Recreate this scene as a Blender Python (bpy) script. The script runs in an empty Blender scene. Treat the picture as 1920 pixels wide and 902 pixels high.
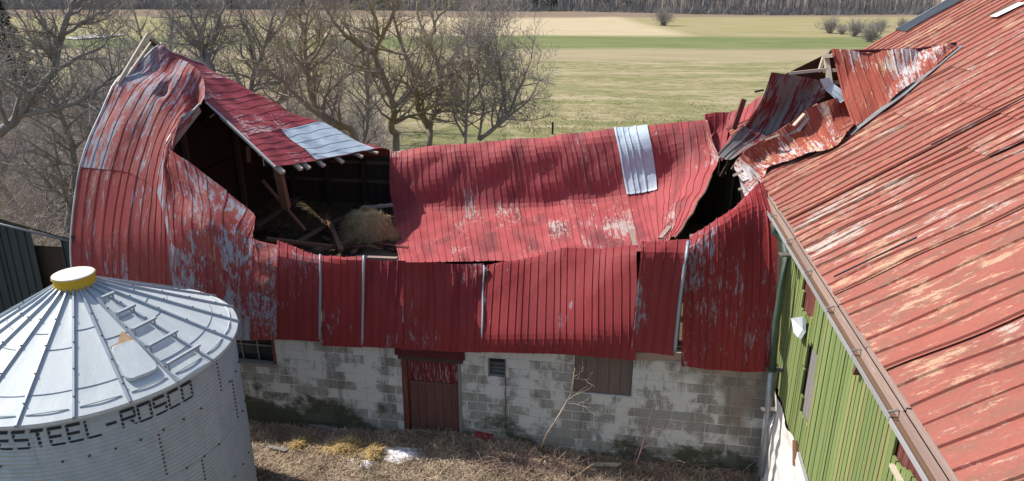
import bpy, bmesh, math, random
import numpy as np
from mathutils import Vector, Matrix, noise

R = math.radians
scene = bpy.context.scene
COL = scene.collection

# ---------------------------------------------------------------- camera
CAM_H, PITCH, YAW, FPX = 9.0, R(20), R(9.4), 1300.0      # the barn's axes are the world's axes
cd = bpy.data.cameras.new('camera')
cam = bpy.data.objects.new('camera', cd)
COL.objects.link(cam)
cam.location = (0, 0, CAM_H)
cam.rotation_euler = (R(90) - PITCH, 0, YAW)
cd.sensor_width = 36.0
cd.lens = 36.0 * FPX / 1920.0
cd.clip_end = 3000
scene.camera = cam

# ---------------------------------------------------------------- light
SUN_EL, SUN_AZ = R(48), R(13)          # from the left, a little from behind the barn
sdir = Vector((-math.cos(SUN_AZ) * math.cos(SUN_EL), math.sin(SUN_AZ) * math.cos(SUN_EL), math.sin(SUN_EL)))
world = bpy.data.worlds.new('World')
scene.world = world
world.use_nodes = True
wn = world.node_tree.nodes
sky = wn.new('ShaderNodeTexSky')
sky.sky_type = 'NISHITA'
sky.sun_disc = False
sky.sun_elevation = SUN_EL
sky.sun_rotation = math.atan2(sdir.x, sdir.y)
sky.air_density = 1.0
sky.dust_density = 1.5
wn['Background'].inputs['Strength'].default_value = 0.12
world.node_tree.links.new(sky.outputs[0], wn['Background'].inputs['Color'])
sl = bpy.data.lights.new('sun', 'SUN')
sl.energy = 4.0
sl.angle = R(0.53)
sl.color = (1.0, 0.955, 0.89)
sun = bpy.data.objects.new('sun', sl)
COL.objects.link(sun)
sun.rotation_euler = sdir.to_track_quat('Z', 'Y').to_euler()
sun.location = (-30, 20, 40)
scene.view_settings.view_transform = 'Standard'
scene.view_settings.look = 'None'
scene.view_settings.exposure = 0.55
scene.view_settings.gamma = 1.0
scene.view_settings.use_curve_mapping = False
scene.cycles.max_bounces = 6
scene.cycles.diffuse_bounces = 3
scene.cycles.transparent_max_bounces = 4

# ---------------------------------------------------------------- survey: sight lines of the photograph to points of the place
CA, SA, CP, SP = math.cos(YAW), math.sin(YAW), math.cos(PITCH), math.sin(PITCH)
EU, EZ, EK = 2.75, 5.30, 0.657         # eave and slope of the big roof


def ray(px, py):
    xc, yc = (px - 960) / FPX, (py - 451) / FPX
    y, z = CP - yc * SP, -(SP + yc * CP)
    return xc * CA - y * SA, xc * SA + y * CA, z


def at(px, py, v=None, u=None, z=None):
    a, b, c = ray(px, py)
    t = v / b if v is not None else (u / a if u is not None else (z - CAM_H) / c)
    return Vector((a * t, b * t, CAM_H + c * t))


def onroof(px, py, off=0.0):
    a, b, c = ray(px, py)
    t = (CAM_H - EZ + EK * EU) / (EK * a - c)
    n = Vector((-EK, 0, 1)).normalized()
    return Vector((a * t, b * t, CAM_H + c * t)) + n * off


def topx(p):
    X, Y = p[0] * CA + p[1] * SA, -p[0] * SA + p[1] * CA
    d = Y * CP + (CAM_H - p[2]) * SP
    return 960 + FPX * X / d, 451 + FPX * (-Y * SP + (CAM_H - p[2]) * CP) / d


# ---------------------------------------------------------------- materials
MATS = {}


class NT:
    def __init__(self, name):
        m = bpy.data.materials.new(name)
        m.use_nodes = True
        self.m, self.t = m, m.node_tree
        self.n = self.t.nodes
        self.b = self.n['Principled BSDF']
        MATS[name] = m

    def node(self, kind, **kw):
        x = self.n.new(kind)
        for k, v in kw.items():
            setattr(x, k, v)
        return x

    def link(self, a, b):
        self.t.links.new(a, b)

    def coord(self, which='UV', scale=(1, 1, 1), rand=True):
        if which == 'Position':
            o = self.node('ShaderNodeNewGeometry').outputs['Position']
        else:
            o = self.node('ShaderNodeTexCoord').outputs[which]
        mp = self.node('ShaderNodeMapping')
        mp.inputs['Scale'].default_value = scale
        self.link(o, mp.inputs['Vector'])
        if rand:
            oi = self.node('ShaderNodeObjectInfo')
            mm = self.node('ShaderNodeMath', operation='MULTIPLY')
            mm.inputs[1].default_value = 37.0
            self.link(oi.outputs['Random'], mm.inputs[0])
            cx = self.node('ShaderNodeCombineXYZ')
            for i in range(3):
                self.link(mm.outputs[0], cx.inputs[i])
            self.link(cx.outputs[0], mp.inputs['Location'])
        return mp.outputs[0]

    def noise(self, vec, scale=1.0, detail=4.0, rough=0.6, dist=0.0):
        x = self.node('ShaderNodeTexNoise')
        x.inputs['Scale'].default_value = scale
        x.inputs['Detail'].default_value = detail
        x.inputs['Roughness'].default_value = rough
        x.inputs['Distortion'].default_value = dist
        self.link(vec, x.inputs['Vector'])
        return x.outputs['Fac']

    def ramp(self, fac, lo, hi, a=0.0, b=1.0):
        x = self.node('ShaderNodeMapRange')
        x.inputs['From Min'].default_value = lo
        x.inputs['From Max'].default_value = hi
        x.inputs['To Min'].default_value = a
        x.inputs['To Max'].default_value = b
        self.link(fac, x.inputs['Value'])
        return x.outputs[0]

    def mix(self, fac, a, b):
        x = self.node('ShaderNodeMix', data_type='RGBA')
        for sock, v in ((x.inputs[0], fac), (x.inputs[6], a), (x.inputs[7], b)):
            if isinstance(v, (int, float)):
                sock.default_value = v
            elif isinstance(v, (tuple, list)):
                sock.default_value = (*v, 1)
            else:
                self.link(v, sock)
        return x.outputs[2]

    def math(self, op, a, b):
        x = self.node('ShaderNodeMath', operation=op)
        for i, v in enumerate((a, b)):
            if isinstance(v, (int, float)):
                x.inputs[i].default_value = v
            else:
                self.link(v, x.inputs[i])
        return x.outputs[0]

    def rnd(self):
        return self.node('ShaderNodeObjectInfo').outputs['Random']

    def sep(self, vec):
        x = self.node('ShaderNodeSeparateXYZ')
        self.link(vec, x.inputs[0])
        return x.outputs

    def bump(self, h, strength=0.3, dist=0.02):
        x = self.node('ShaderNodeBump')
        x.inputs['Strength'].default_value = strength
        x.inputs['Distance'].default_value = dist
        self.link(h, x.inputs['Height'])
        self.link(x.outputs[0], self.b.inputs['Normal'])

    def out(self, col, rough=0.7, metal=None, spec=None):
        if isinstance(col, (tuple, list)):
            self.b.inputs['Base Color'].default_value = (*col, 1)
        else:
            self.link(col, self.b.inputs['Base Color'])
        if isinstance(rough, (int, float)):
            self.b.inputs['Roughness'].default_value = rough
        else:
            self.link(rough, self.b.inputs['Roughness'])
        if metal is not None:
            if isinstance(metal, (int, float)):
                self.b.inputs['Metallic'].default_value = metal
            else:
                self.link(metal, self.b.inputs['Metallic'])
        if spec is not None:
            self.b.inputs['Specular IOR Level'].default_value = spec
        return self.m


def red_metal(name, A, B, bare, wear, cream=None, creamlo=0.62, rust=None, rustlo=0.62, stain=0.0, rough=0.45, bump=0.25, gain=0.75):
    """painted sheet metal: sun-faded paint, streaks worn to bare zinc along the sheet, rust"""
    n = NT(name)
    uv = n.coord('UV', (1, 1, 1))
    var = n.noise(n.coord('UV', (2.2, 0.5, 1)), 1.0, 5, 0.65)
    col = n.mix(n.ramp(var, 0.3, 0.7), A, B)
    if stain:
        st = n.noise(n.coord('UV', (1.2, 0.45, 1)), 1.0, 3, 0.5)
        col = n.mix(n.ramp(st, 0.5, 0.66, 0, stain), col, (0.075, 0.035, 0.035))
    if rust is not None:
        f = n.noise(n.coord('UV', (4.5, 1.3, 1)), 1.5, 9, 0.80)
        col = n.mix(n.ramp(f, rustlo, rustlo + 0.1, 0, 0.85), col, rust)
    if cream is not None:
        f = n.noise(n.coord('UV', (13.0, 2.4, 1)), 1.0, 9, 0.80)
        lump = n.noise(n.coord('UV', (0.9, 0.55, 1)), 1.0, 3, 0.6)
        f = n.math('ADD', f, n.ramp(lump, 0.25, 0.75, -0.11, 0.11))
        col = n.mix(n.ramp(f, creamlo, creamlo + 0.05, 0, 0.9), col, cream)
    big = n.noise(n.coord('UV', (0.7, 0.35, 1)), 1.0, 2, 0.5)
    fine = n.noise(n.coord('UV', (14.0, 2.8, 1)), 1.0, 9, 0.80)
    w = n.math('ADD', n.math('MULTIPLY', big, gain), fine)
    mask = n.ramp(w, wear, wear + 0.05)
    z = n.mix(n.noise(n.coord('UV', (20, 3, 1)), 1.0, 4), bare, tuple(c * 0.6 for c in bare))
    col = n.mix(mask, col, z)
    # fine speckle of chalked paint and dirt
    sp = n.noise(n.coord('UV', (60, 22, 1)), 1.0, 4, 0.7)
    col = n.mix(n.ramp(sp, 0.35, 0.75, 0.0, 0.28), col, (0.05, 0.03, 0.03))
    rn = n.ramp(n.rnd(), 0, 1, 0.0, 0.17)
    col = n.mix(rn, col, (0.16, 0.05, 0.05))
    n.bump(n.noise(n.coord('UV', (3.0, 1.0, 1)), 2.0, 4), bump, 0.02)
    n.out(col, n.ramp(fine, 0.3, 0.7, rough + 0.12, rough + 0.32), None, 0.16)
    return n.m


def wood(name, A, B, C=None, clo=0.6, rough=0.85, rand=0.4):
    n = NT(name)
    g = n.noise(n.coord('Object', (7, 7, 0.9)), 1.0, 6, 0.7, 0.4)
    col = n.mix(n.ramp(g, 0.3, 0.7), A, B)
    if C is not None:
        f = n.noise(n.coord('Object', (5, 5, 1.6)), 1.4, 5, 0.7)
        col = n.mix(n.ramp(f, clo, clo + 0.07), col, C)
    col = n.mix(n.ramp(n.rnd(), 0, 1, 0, rand), col, tuple(c * 0.45 for c in A))
    n.bump(g, 0.4, 0.01)
    n.out(col, rough, None, 0.2)
    return n.m


def plain(name, A, B=None, scale=4.0, rough=0.7, metal=0.0, bump=0.0):
    n = NT(name)
    f = n.noise(n.coord('Position', (1, 1, 1), False), scale, 5, 0.65)
    n.out(n.mix(n.ramp(f, 0.3, 0.7), A, B or tuple(c * 0.6 for c in A)), rough, metal, 0.3)
    if bump:
        n.bump(f, bump, 0.03)
    return n.m


ZINC = (0.36, 0.39, 0.44)
red_metal('wall_red', (0.300, 0.036, 0.037), (0.220, 0.026, 0.028), ZINC, 1.01, rough=0.42)
red_metal('bulge_red', (0.330, 0.062, 0.055), (0.235, 0.036, 0.036), ZINC, 0.775, gain=0.5,
          cream=(0.38, 0.22, 0.15), creamlo=0.58, rust=(0.22, 0.085, 0.05), rustlo=0.55)
red_metal('corner_red', (0.315, 0.035, 0.036), (0.225, 0.024, 0.026), ZINC, 0.835, gain=0.5, rough=0.42)
red_metal('rear_red', (0.355, 0.055, 0.064), (0.290, 0.040, 0.050), (0.60, 0.52, 0.50), 0.985, rough=0.40,
          cream=(0.46, 0.30, 0.24), creamlo=0.62)
red_metal('sag_red', (0.43, 0.090, 0.092), (0.355, 0.065, 0.070), (0.55, 0.44, 0.40), 0.985, stain=0.55, rough=0.42,
          cream=(0.50, 0.30, 0.22), creamlo=0.61)
red_metal('flap_red', (0.37, 0.085, 0.055), (0.29, 0.07, 0.045), (0.70, 0.67, 0.67), 0.90,
          cream=(0.60, 0.44, 0.26), creamlo=0.55, rust=(0.27, 0.10, 0.05), rustlo=0.56)
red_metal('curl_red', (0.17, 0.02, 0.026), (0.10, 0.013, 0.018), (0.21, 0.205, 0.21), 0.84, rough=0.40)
red_metal('roof_red', (0.385, 0.128, 0.094), (0.315, 0.098, 0.070), (0.62, 0.54, 0.46), 0.985,
          cream=(0.56, 0.36, 0.23), creamlo=0.575, rust=(0.245, 0.125, 0.085), rustlo=0.48, rough=0.5)


def zinc_sheet(name, A, B, rough=0.38, metal=0.55):
    n = NT(name)
    f = n.noise(n.coord('UV', (3, 1, 1)), 2.0, 5, 0.6)
    col = n.mix(n.ramp(f, 0.3, 0.7), A, B)
    sp = n.noise(n.coord('UV', (9, 3, 1)), 4.0, 4, 0.6)
    col = n.mix(n.ramp(sp, 0.55, 0.75, 0, 0.35), col, tuple(c * 0.55 for c in A))
    n.bump(f, 0.15, 0.02)
    n.out(col, rough, metal, 0.5)


zinc_sheet('patch_zinc', (0.52, 0.60, 0.66), (0.42, 0.50, 0.56), 0.55, 0.1)
zinc_sheet('bin_roof_zinc', (0.56, 0.60, 0.60), (0.47, 0.515, 0.52), 0.62, 0.0)
zinc_sheet('bin_wall_zinc', (0.47, 0.51, 0.505), (0.37, 0.41, 0.415), 0.5, 0.2)
zinc_sheet('rib_zinc', (0.36, 0.40, 0.44), (0.28, 0.32, 0.36), 0.45, 0.3)
zinc_sheet('flashing', (0.25, 0.25, 0.25), (0.16, 0.16, 0.165), 0.6, 0.2)
zinc_sheet('grey_sheet', (0.18, 0.19, 0.21), (0.12, 0.13, 0.145), 0.5, 0.3)
zinc_sheet('teal_metal', (0.012, 0.035, 0.040), (0.008, 0.024, 0.029), 0.55, 0.0)
zinc_sheet('trim_metal', (0.50, 0.50, 0.49), (0.34, 0.33, 0.32), 0.5, 0.3)

wood('fresh_wood', (0.62, 0.54, 0.43), (0.48, 0.40, 0.30))
wood('old_wood', (0.20, 0.145, 0.10), (0.12, 0.085, 0.06))
wood('post_wood', (0.26, 0.13, 0.075), (0.16, 0.085, 0.05))
wood('grey_wood', (0.30, 0.28, 0.26), (0.19, 0.175, 0.16))
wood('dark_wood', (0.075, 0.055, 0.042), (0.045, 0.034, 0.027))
wood('gutter_wood', (0.42, 0.31, 0.26), (0.30, 0.20, 0.16), (0.55, 0.48, 0.44), 0.60)
wood('debris_brown', (0.20, 0.12, 0.075), (0.12, 0.075, 0.05))
wood('green_board', (0.235, 0.300, 0.105), (0.165, 0.225, 0.08), (0.34, 0.32, 0.15), 0.57)
wood('yellow_board', (0.33, 0.32, 0.13), (0.23, 0.27, 0.10), (0.18, 0.24, 0.085), 0.54)
wood('rusty_board', (0.20, 0.24, 0.08), (0.15, 0.19, 0.06), (0.28, 0.10, 0.04), 0.56)
wood('red_board', (0.19, 0.055, 0.045), (0.13, 0.04, 0.035), (0.27, 0.21, 0.18), 0.57)
wood('door_board', (0.165, 0.070, 0.056), (0.115, 0.052, 0.043), (0.13, 0.10, 0.08), 0.55, rand=0.15)
wood('door_top_board', (0.17, 0.02, 0.026), (0.14, 0.018, 0.022), (0.34, 0.31, 0.27), 0.53)
wood('weathered_panel', (0.20, 0.155, 0.13), (0.14, 0.11, 0.095), (0.27, 0.24, 0.215), 0.6)
plain('dark_red_paint', (0.10, 0.012, 0.018), (0.07, 0.01, 0.014))
plain('bin_yellow', (0.66, 0.43, 0.03), (0.58, 0.37, 0.03), 9, 0.4)
plain('bin_cap_white', (0.62, 0.60, 0.55), (0.52, 0.49, 0.44), 12, 0.6)
plain('black_paint', (0.028, 0.032, 0.036), (0.045, 0.05, 0.055), 30, 0.7)
plain('bolt_dark', (0.05, 0.045, 0.04), (0.09, 0.06, 0.04), 20, 0.6)
plain('bolt_rust', (0.22, 0.10, 0.04), (0.12, 0.06, 0.03), 20, 0.8)
plain('rust_patch', (0.42, 0.20, 0.07), (0.50, 0.40, 0.28), 9, 0.8)
plain('glass_dark', (0.012, 0.016, 0.018), (0.03, 0.035, 0.035), 3, 0.12)
plain('pipe_green', (0.05, 0.085, 0.06), (0.08, 0.12, 0.09), 6, 0.5)
plain('pipe_grey', (0.40, 0.43, 0.46), (0.30, 0.32, 0.34), 6, 0.4, 0.3)
plain('bracket_metal', (0.12, 0.10, 0.09), (0.30, 0.28, 0.26), 20, 0.6, 0.4)
plain('plastic', (0.62, 0.68, 0.70), (0.5, 0.56, 0.6), 6, 0.3)
plain('whitewash', (0.78, 0.76, 0.72), (0.58, 0.55, 0.50), 3.5, 0.9, 0, 0.6)
plain('straw', (0.42, 0.31, 0.15), (0.25, 0.18, 0.09), 8, 0.9)
plain('gold_straw', (0.58, 0.40, 0.16), (0.42, 0.28, 0.12), 9, 0.9)
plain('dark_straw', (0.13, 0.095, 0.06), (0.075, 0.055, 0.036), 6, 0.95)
plain('snow', (0.86, 0.84, 0.88), (0.62, 0.62, 0.62), 6, 0.7, 0, 0.4)
plain('far_snow', (0.50, 0.50, 0.50), (0.30, 0.26, 0.20), 0.35, 0.9)
plain('dry_twig', (0.26, 0.19, 0.14), (0.16, 0.11, 0.09), 5, 0.9)
plain('pale_stick', (0.42, 0.34, 0.26), (0.30, 0.23, 0.17), 5, 0.9)
plain('purple_cane', (0.20, 0.12, 0.12), (0.13, 0.08, 0.085), 5, 0.8)
plain('beige_metal', (0.45, 0.42, 0.35), (0.4, 0.37, 0.3), 2, 0.6)
plain('spruce_green', (0.018, 0.030, 0.018), (0.03, 0.045, 0.025), 2, 0.9)


def bark(name, A, B, moss=None):
    n = NT(name)
    f = n.noise(n.coord('Position', (1, 1, 0.3), False), 7.0, 5, 0.7)
    col = n.mix(n.ramp(f, 0.3, 0.7), A, B)
    if moss:
        g = n.noise(n.coord('Position', (1, 1, 0.5), False), 1.1, 4, 0.6)
        col = n.mix(n.ramp(g, 0.50, 0.62, 0, 0.75), col, moss)
    n.bump(f, 0.5, 0.03)
    n.out(col, 0.95, None, 0.1)


bark('bark_grey', (0.33, 0.30, 0.265), (0.23, 0.205, 0.18))
bark('bark_moss', (0.40, 0.335, 0.27), (0.28, 0.23, 0.185), (0.30, 0.25, 0.09))
bark('bark_brush', (0.46, 0.40, 0.345), (0.34, 0.29, 0.25))
bark('bark_far', (0.27, 0.26, 0.255), (0.19, 0.18, 0.18))
bark('bark_bush', (0.33, 0.30, 0.285), (0.24, 0.215, 0.205))
bark('bark_pale', (0.36, 0.34, 0.32), (0.24, 0.225, 0.21))


def m_block(name, dark, light):
    n = NT(name)
    pos = n.node('ShaderNodeNewGeometry').outputs['Position']
    x, y, z = n.sep(pos)
    grain = n.noise(n.coord('Position', (1, 1, 1), False), 22, 5, 0.7)
    col = n.mix(n.ramp(grain, 0.3, 0.7), dark, light)
    rr = n.rnd()
    col = n.mix(n.ramp(rr, 0, 1, 0, 0.6), col, (0.19, 0.18, 0.155))
    # remains of whitewash, run down the wall
    ww = n.noise(n.coord('Position', (2.0, 2, 1.1), False), 1.0, 7, 0.72)
    ww = n.math('ADD', ww, n.ramp(z, 0.3, 2.2, -0.08, 0.05))
    ww = n.math('ADD', ww, n.ramp(rr, 0, 1, -0.10, 0.10))
    col = n.mix(n.ramp(ww, 0.46, 0.55, 0, 0.78), col, (0.62, 0.61, 0.58))
    # brown soak and grey-black runs
    br = n.noise(n.coord('Position', (0.5, 1, 0.6), False), 1.3, 3, 0.55)
    br = n.math('ADD', br, n.ramp(x, 0.3, 2.4, -0.10, 0.13))
    col = n.mix(n.ramp(br, 0.54, 0.64, 0, 0.75), col, (0.21, 0.16, 0.115))
    dk = n.noise(n.coord('Position', (2.2, 2, 0.30), False), 1.0, 5, 0.65)
    dk = n.math('ADD', dk, n.ramp(rr, 0, 1, 0.05, -0.07))
    col = n.mix(n.ramp(dk, 0.53, 0.63, 0, 0.7), col, (0.15, 0.138, 0.118))
    # algae where the wall is wet
    al = n.noise(n.coord('Position', (0.9, 1, 1.2), False), 1.2, 6, 0.72)
    al = n.math('ADD', al, n.ramp(z, 0.1, 1.4, 0.14, -0.20))
    al = n.math('ADD', al, n.ramp(x, -8.0, -4.0, 0.12, -0.02))
    col = n.mix(n.ramp(al, 0.52, 0.62, 0, 0.9), col, (0.055, 0.060, 0.036))
    n.bump(grain, 0.5, 0.012)
    n.out(col, 0.95, None, 0.1)


m_block('block', (0.25, 0.24, 0.215), (0.36, 0.35, 0.32))
m_block('mortar', (0.52, 0.51, 0.48), (0.66, 0.65, 0.62))


def m_ground():
    n = NT('ground_cover')
    pos = n.node('ShaderNodeNewGeometry').outputs['Position']
    x, y, z = n.sep(pos)
    w = n.math('ADD', n.math('MULTIPLY', x, -SA), n.math('MULTIPLY', y, CA))       # distance across the fields
    lat = n.math('ADD', n.math('MULTIPLY', x, CA), n.math('MULTIPLY', y, SA))
    wob = n.noise(n.coord('Position', (0.012, 0.03, 1), False), 1.0, 7, 0.65)
    ww = n.math('ADD', w, n.ramp(wob, 0, 1, -9, 9))
    tuft = n.noise(n.coord('Position', (0.7, 1.2, 1), False), 0.9, 10, 0.80)
    patch = n.noise(n.coord('Position', (0.06, 0.16, 1), False), 1.0, 9, 0.75)
    streak = n.noise(n.coord('Position', (0.05, 0.26, 1), False), 1.0, 9, 0.78)
    field = n.mix(n.ramp(tuft, 0.40, 0.60), (0.165, 0.155, 0.068), (0.40, 0.33, 0.195))
    field = n.mix(n.ramp(patch, 0.44, 0.57, 0, 0.75), field, (0.185, 0.190, 0.075))
    field = n.mix(n.ramp(streak, 0.52, 0.60, 0, 0.7), field, (0.44, 0.36, 0.235))
    tan = n.mix(n.ramp(streak, 0.35, 0.65), (0.29, 0.235, 0.135), (0.38, 0.32, 0.20))
    green = n.mix(n.ramp(streak, 0.40, 0.62), (0.125, 0.170, 0.058), (0.215, 0.215, 0.10))
    green = n.mix(n.ramp(patch, 0.48, 0.65, 0, 0.4), green, (0.235, 0.205, 0.11))
    olive = n.mix(n.ramp(streak, 0.4, 0.65), (0.26, 0.24, 0.105), (0.37, 0.30, 0.18))
    palef = n.mix(n.ramp(streak, 0.35, 0.65), (0.52, 0.42, 0.28), (0.40, 0.33, 0.20))
    far = n.mix(n.ramp(streak, 0.35, 0.65), (0.26, 0.19, 0.135), (0.20, 0.155, 0.11))
    palemask = n.math('MULTIPLY', n.ramp(lat, 33, 38, 1, 0), n.ramp(lat, -60, -40, 0, 1))
    far1 = n.mix(palemask, olive, palef)
    c = n.mix(n.ramp(ww, 92, 97), field, tan)
    c = n.mix(n.ramp(ww, 109, 116), c, green)
    c = n.mix(n.ramp(ww, 139, 146), c, far1)
    c = n.mix(n.ramp(ww, 235, 250), c, far)
    # leaf litter and scrub ground on the left, behind the barn
    litter = n.mix(n.ramp(tuft, 0.35, 0.65), (0.20, 0.15, 0.10), (0.33, 0.265, 0.18))
    litter = n.mix(n.ramp(patch, 0.5, 0.6, 0, 0.6), litter, (0.15, 0.16, 0.06))
    lm = n.math('ADD', lat, n.ramp(patch, 0, 1, -8, 8))
    lmask = n.math('MULTIPLY', n.ramp(lm, -14, -6, 1, 0), n.ramp(w, 55, 85, 1, 0))
    c = n.mix(lmask, c, litter)
    # the yard in front of the barn
    soil = n.noise(n.coord('Position', (1, 1, 1), False), 5.0, 6, 0.7)
    yard = n.mix(n.ramp(soil, 0.35, 0.65), (0.12, 0.085, 0.060), (0.33, 0.25, 0.17))
    ym = n.ramp(n.math('ADD', y, n.ramp(tuft, 0, 1, -0.6, 0.6)), 12.2, 12.8, 1, 0)
    c = n.mix(ym, c, yard)
    n.bump(n.math('ADD', tuft, soil), 0.7, 0.10)
    n.out(c, 1.0, None, 0.05)


m_ground()


def m_stalk():
    n = NT('stalks')
    oi = n.node('ShaderNodeVertexColor')
    oi.layer_name = 'tint'
    n.out(oi.outputs['Color'], 0.9, None, 0.1)


m_stalk()


# ---------------------------------------------------------------- object helpers
def tag(o, label=None, cat=None, group=None, kind=None):
    for k, v in (('label', label), ('category', cat), ('group', group), ('kind', kind)):
        if v:
            o[k] = v
    return o


def empty(name, loc, label=None, cat=None, group=None):
    o = bpy.data.objects.new(name, None)
    o.empty_display_size = 0.2
    COL.objects.link(o)
    o.location = loc
    return tag(o, label, cat, group)


def mesh_obj(name, verts, faces, mat, parent=None, smooth=False, uvs=None, tints=None):
    me = bpy.data.meshes.new(name)
    me.from_pydata([tuple(v) for v in verts], [], faces)
    if uvs is not None:
        uv = me.uv_layers.new(name='UVMap')
        li = np.zeros(len(me.loops), dtype=np.int32)
        me.loops.foreach_get('vertex_index', li)
        uv.data.foreach_set('uv', np.asarray(uvs, dtype=np.float32)[li].ravel())
    if tints is not None:
        ca = me.color_attributes.new('tint', 'FLOAT_COLOR', 'POINT')
        ca.data.foreach_set('color', np.asarray(tints, dtype=np.float32).ravel())
    if smooth:
        me.polygons.foreach_set('use_smooth', [True] * len(me.polygons))
    me.materials.append(MATS[mat])
    me.update()
    o = bpy.data.objects.new(name, me)
    COL.objects.link(o)
    if parent is not None:
        nest(o, parent)
    return o


def nest(o, parent):
    """children keep world metres: every basis matrix in this script is a world matrix"""
    o.parent = parent
    o.matrix_parent_inverse = parent.matrix_basis.inverted()


UNIT = {}


def unit_mesh(mat, bevel=0.04):
    key = (mat, bevel)
    if key not in UNIT:
        bm = bmesh.new()
        bmesh.ops.create_cube(bm, size=1.0)
        me = bpy.data.meshes.new('piece_' + mat)
        bm.to_mesh(me)
        bm.free()
        me.materials.append(MATS[mat])
        UNIT[key] = me
    return UNIT[key]


def piece(name, center, size, mat, parent=None, basis=None):
    """a squared piece: shared unit mesh, local z = length"""
    o = bpy.data.objects.new(name, unit_mesh(mat))
    COL.objects.link(o)
    m = Matrix.Translation(center) @ (basis.to_4x4() if basis is not None else Matrix.Identity(4)) @ Matrix.Diagonal((*size, 1))
    if parent is not None:
        nest(o, parent)
    o.matrix_basis = m
    return o


def beam(name, p0, p1, w, d, mat, parent=None, up=(0, 0, 1)):
    p0, p1 = Vector(p0), Vector(p1)
    z = (p1 - p0)
    L = z.length
    z.normalize()
    y = Vector(up) - z * Vector(up).dot(z)
    if y.length < 1e-3:
        y = Vector((0, 1, 0)) - z * z.y
    y.normalize()
    x = y.cross(z)
    b = Matrix((x, y, z)).transposed()
    return piece(name, (p0 + p1) / 2, (w, d, L), mat, parent, b)


def tube(verts, faces, pts, radii, sides=6):
    """append a tapered tube through pts to verts/faces"""
    base = len(verts)
    n = len(pts)
    prev = None
    for i, p in enumerate(pts):
        d = (pts[min(i + 1, n - 1)] - pts[max(i - 1, 0)])
        if d.length < 1e-6:
            d = Vector((0, 0, 1))
        d.normalize()
        a = d.cross(Vector((0, 0, 1)) if abs(d.z) < 0.9 else Vector((1, 0, 0)))
        if prev is not None and a.dot(prev) < 0:
            a = -a
        a.normalize()
        prev = a
        b = d.cross(a)
        r = radii[i]
        for k in range(sides):
            t = 2 * math.pi * k / sides
            verts.append(p + a * (r * math.cos(t)) + b * (r * math.sin(t)))
    for i in range(n - 1):
        for k in range(sides):
            k2 = (k + 1) % sides
            faces.append((base + i * sides + k, base + i * sides + k2, base + (i + 1) * sides + k2, base + (i + 1) * sides + k))
    faces.append(tuple(base + (n - 1) * sides + k for k in range(sides)))
    faces.append(tuple(base + sides - 1 - k for k in range(sides)))


def tube_obj(name, pts, radii, mat, parent=None, sides=8):
    v, f = [], []
    if isinstance(radii, (int, float)):
        radii = [radii] * len(pts)
    tube(v, f, [Vector(p) for p in pts], radii, sides)
    return mesh_obj(name, v, f, mat, parent, smooth=True)


# ---------------------------------------------------------------- bent surfaces and ribbed sheets
def catmull(P, f, tens=0.38):
    p0, p1, p2, p3 = P
    m1, m2 = (p2 - p0) * tens, (p3 - p1) * tens
    f2, f3 = f * f, f * f * f
    return p1 * (2 * f3 - 3 * f2 + 1) + m1 * (f3 - 2 * f2 + f) + p2 * (-2 * f3 + 3 * f2) + m2 * (f3 - f2)


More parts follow.
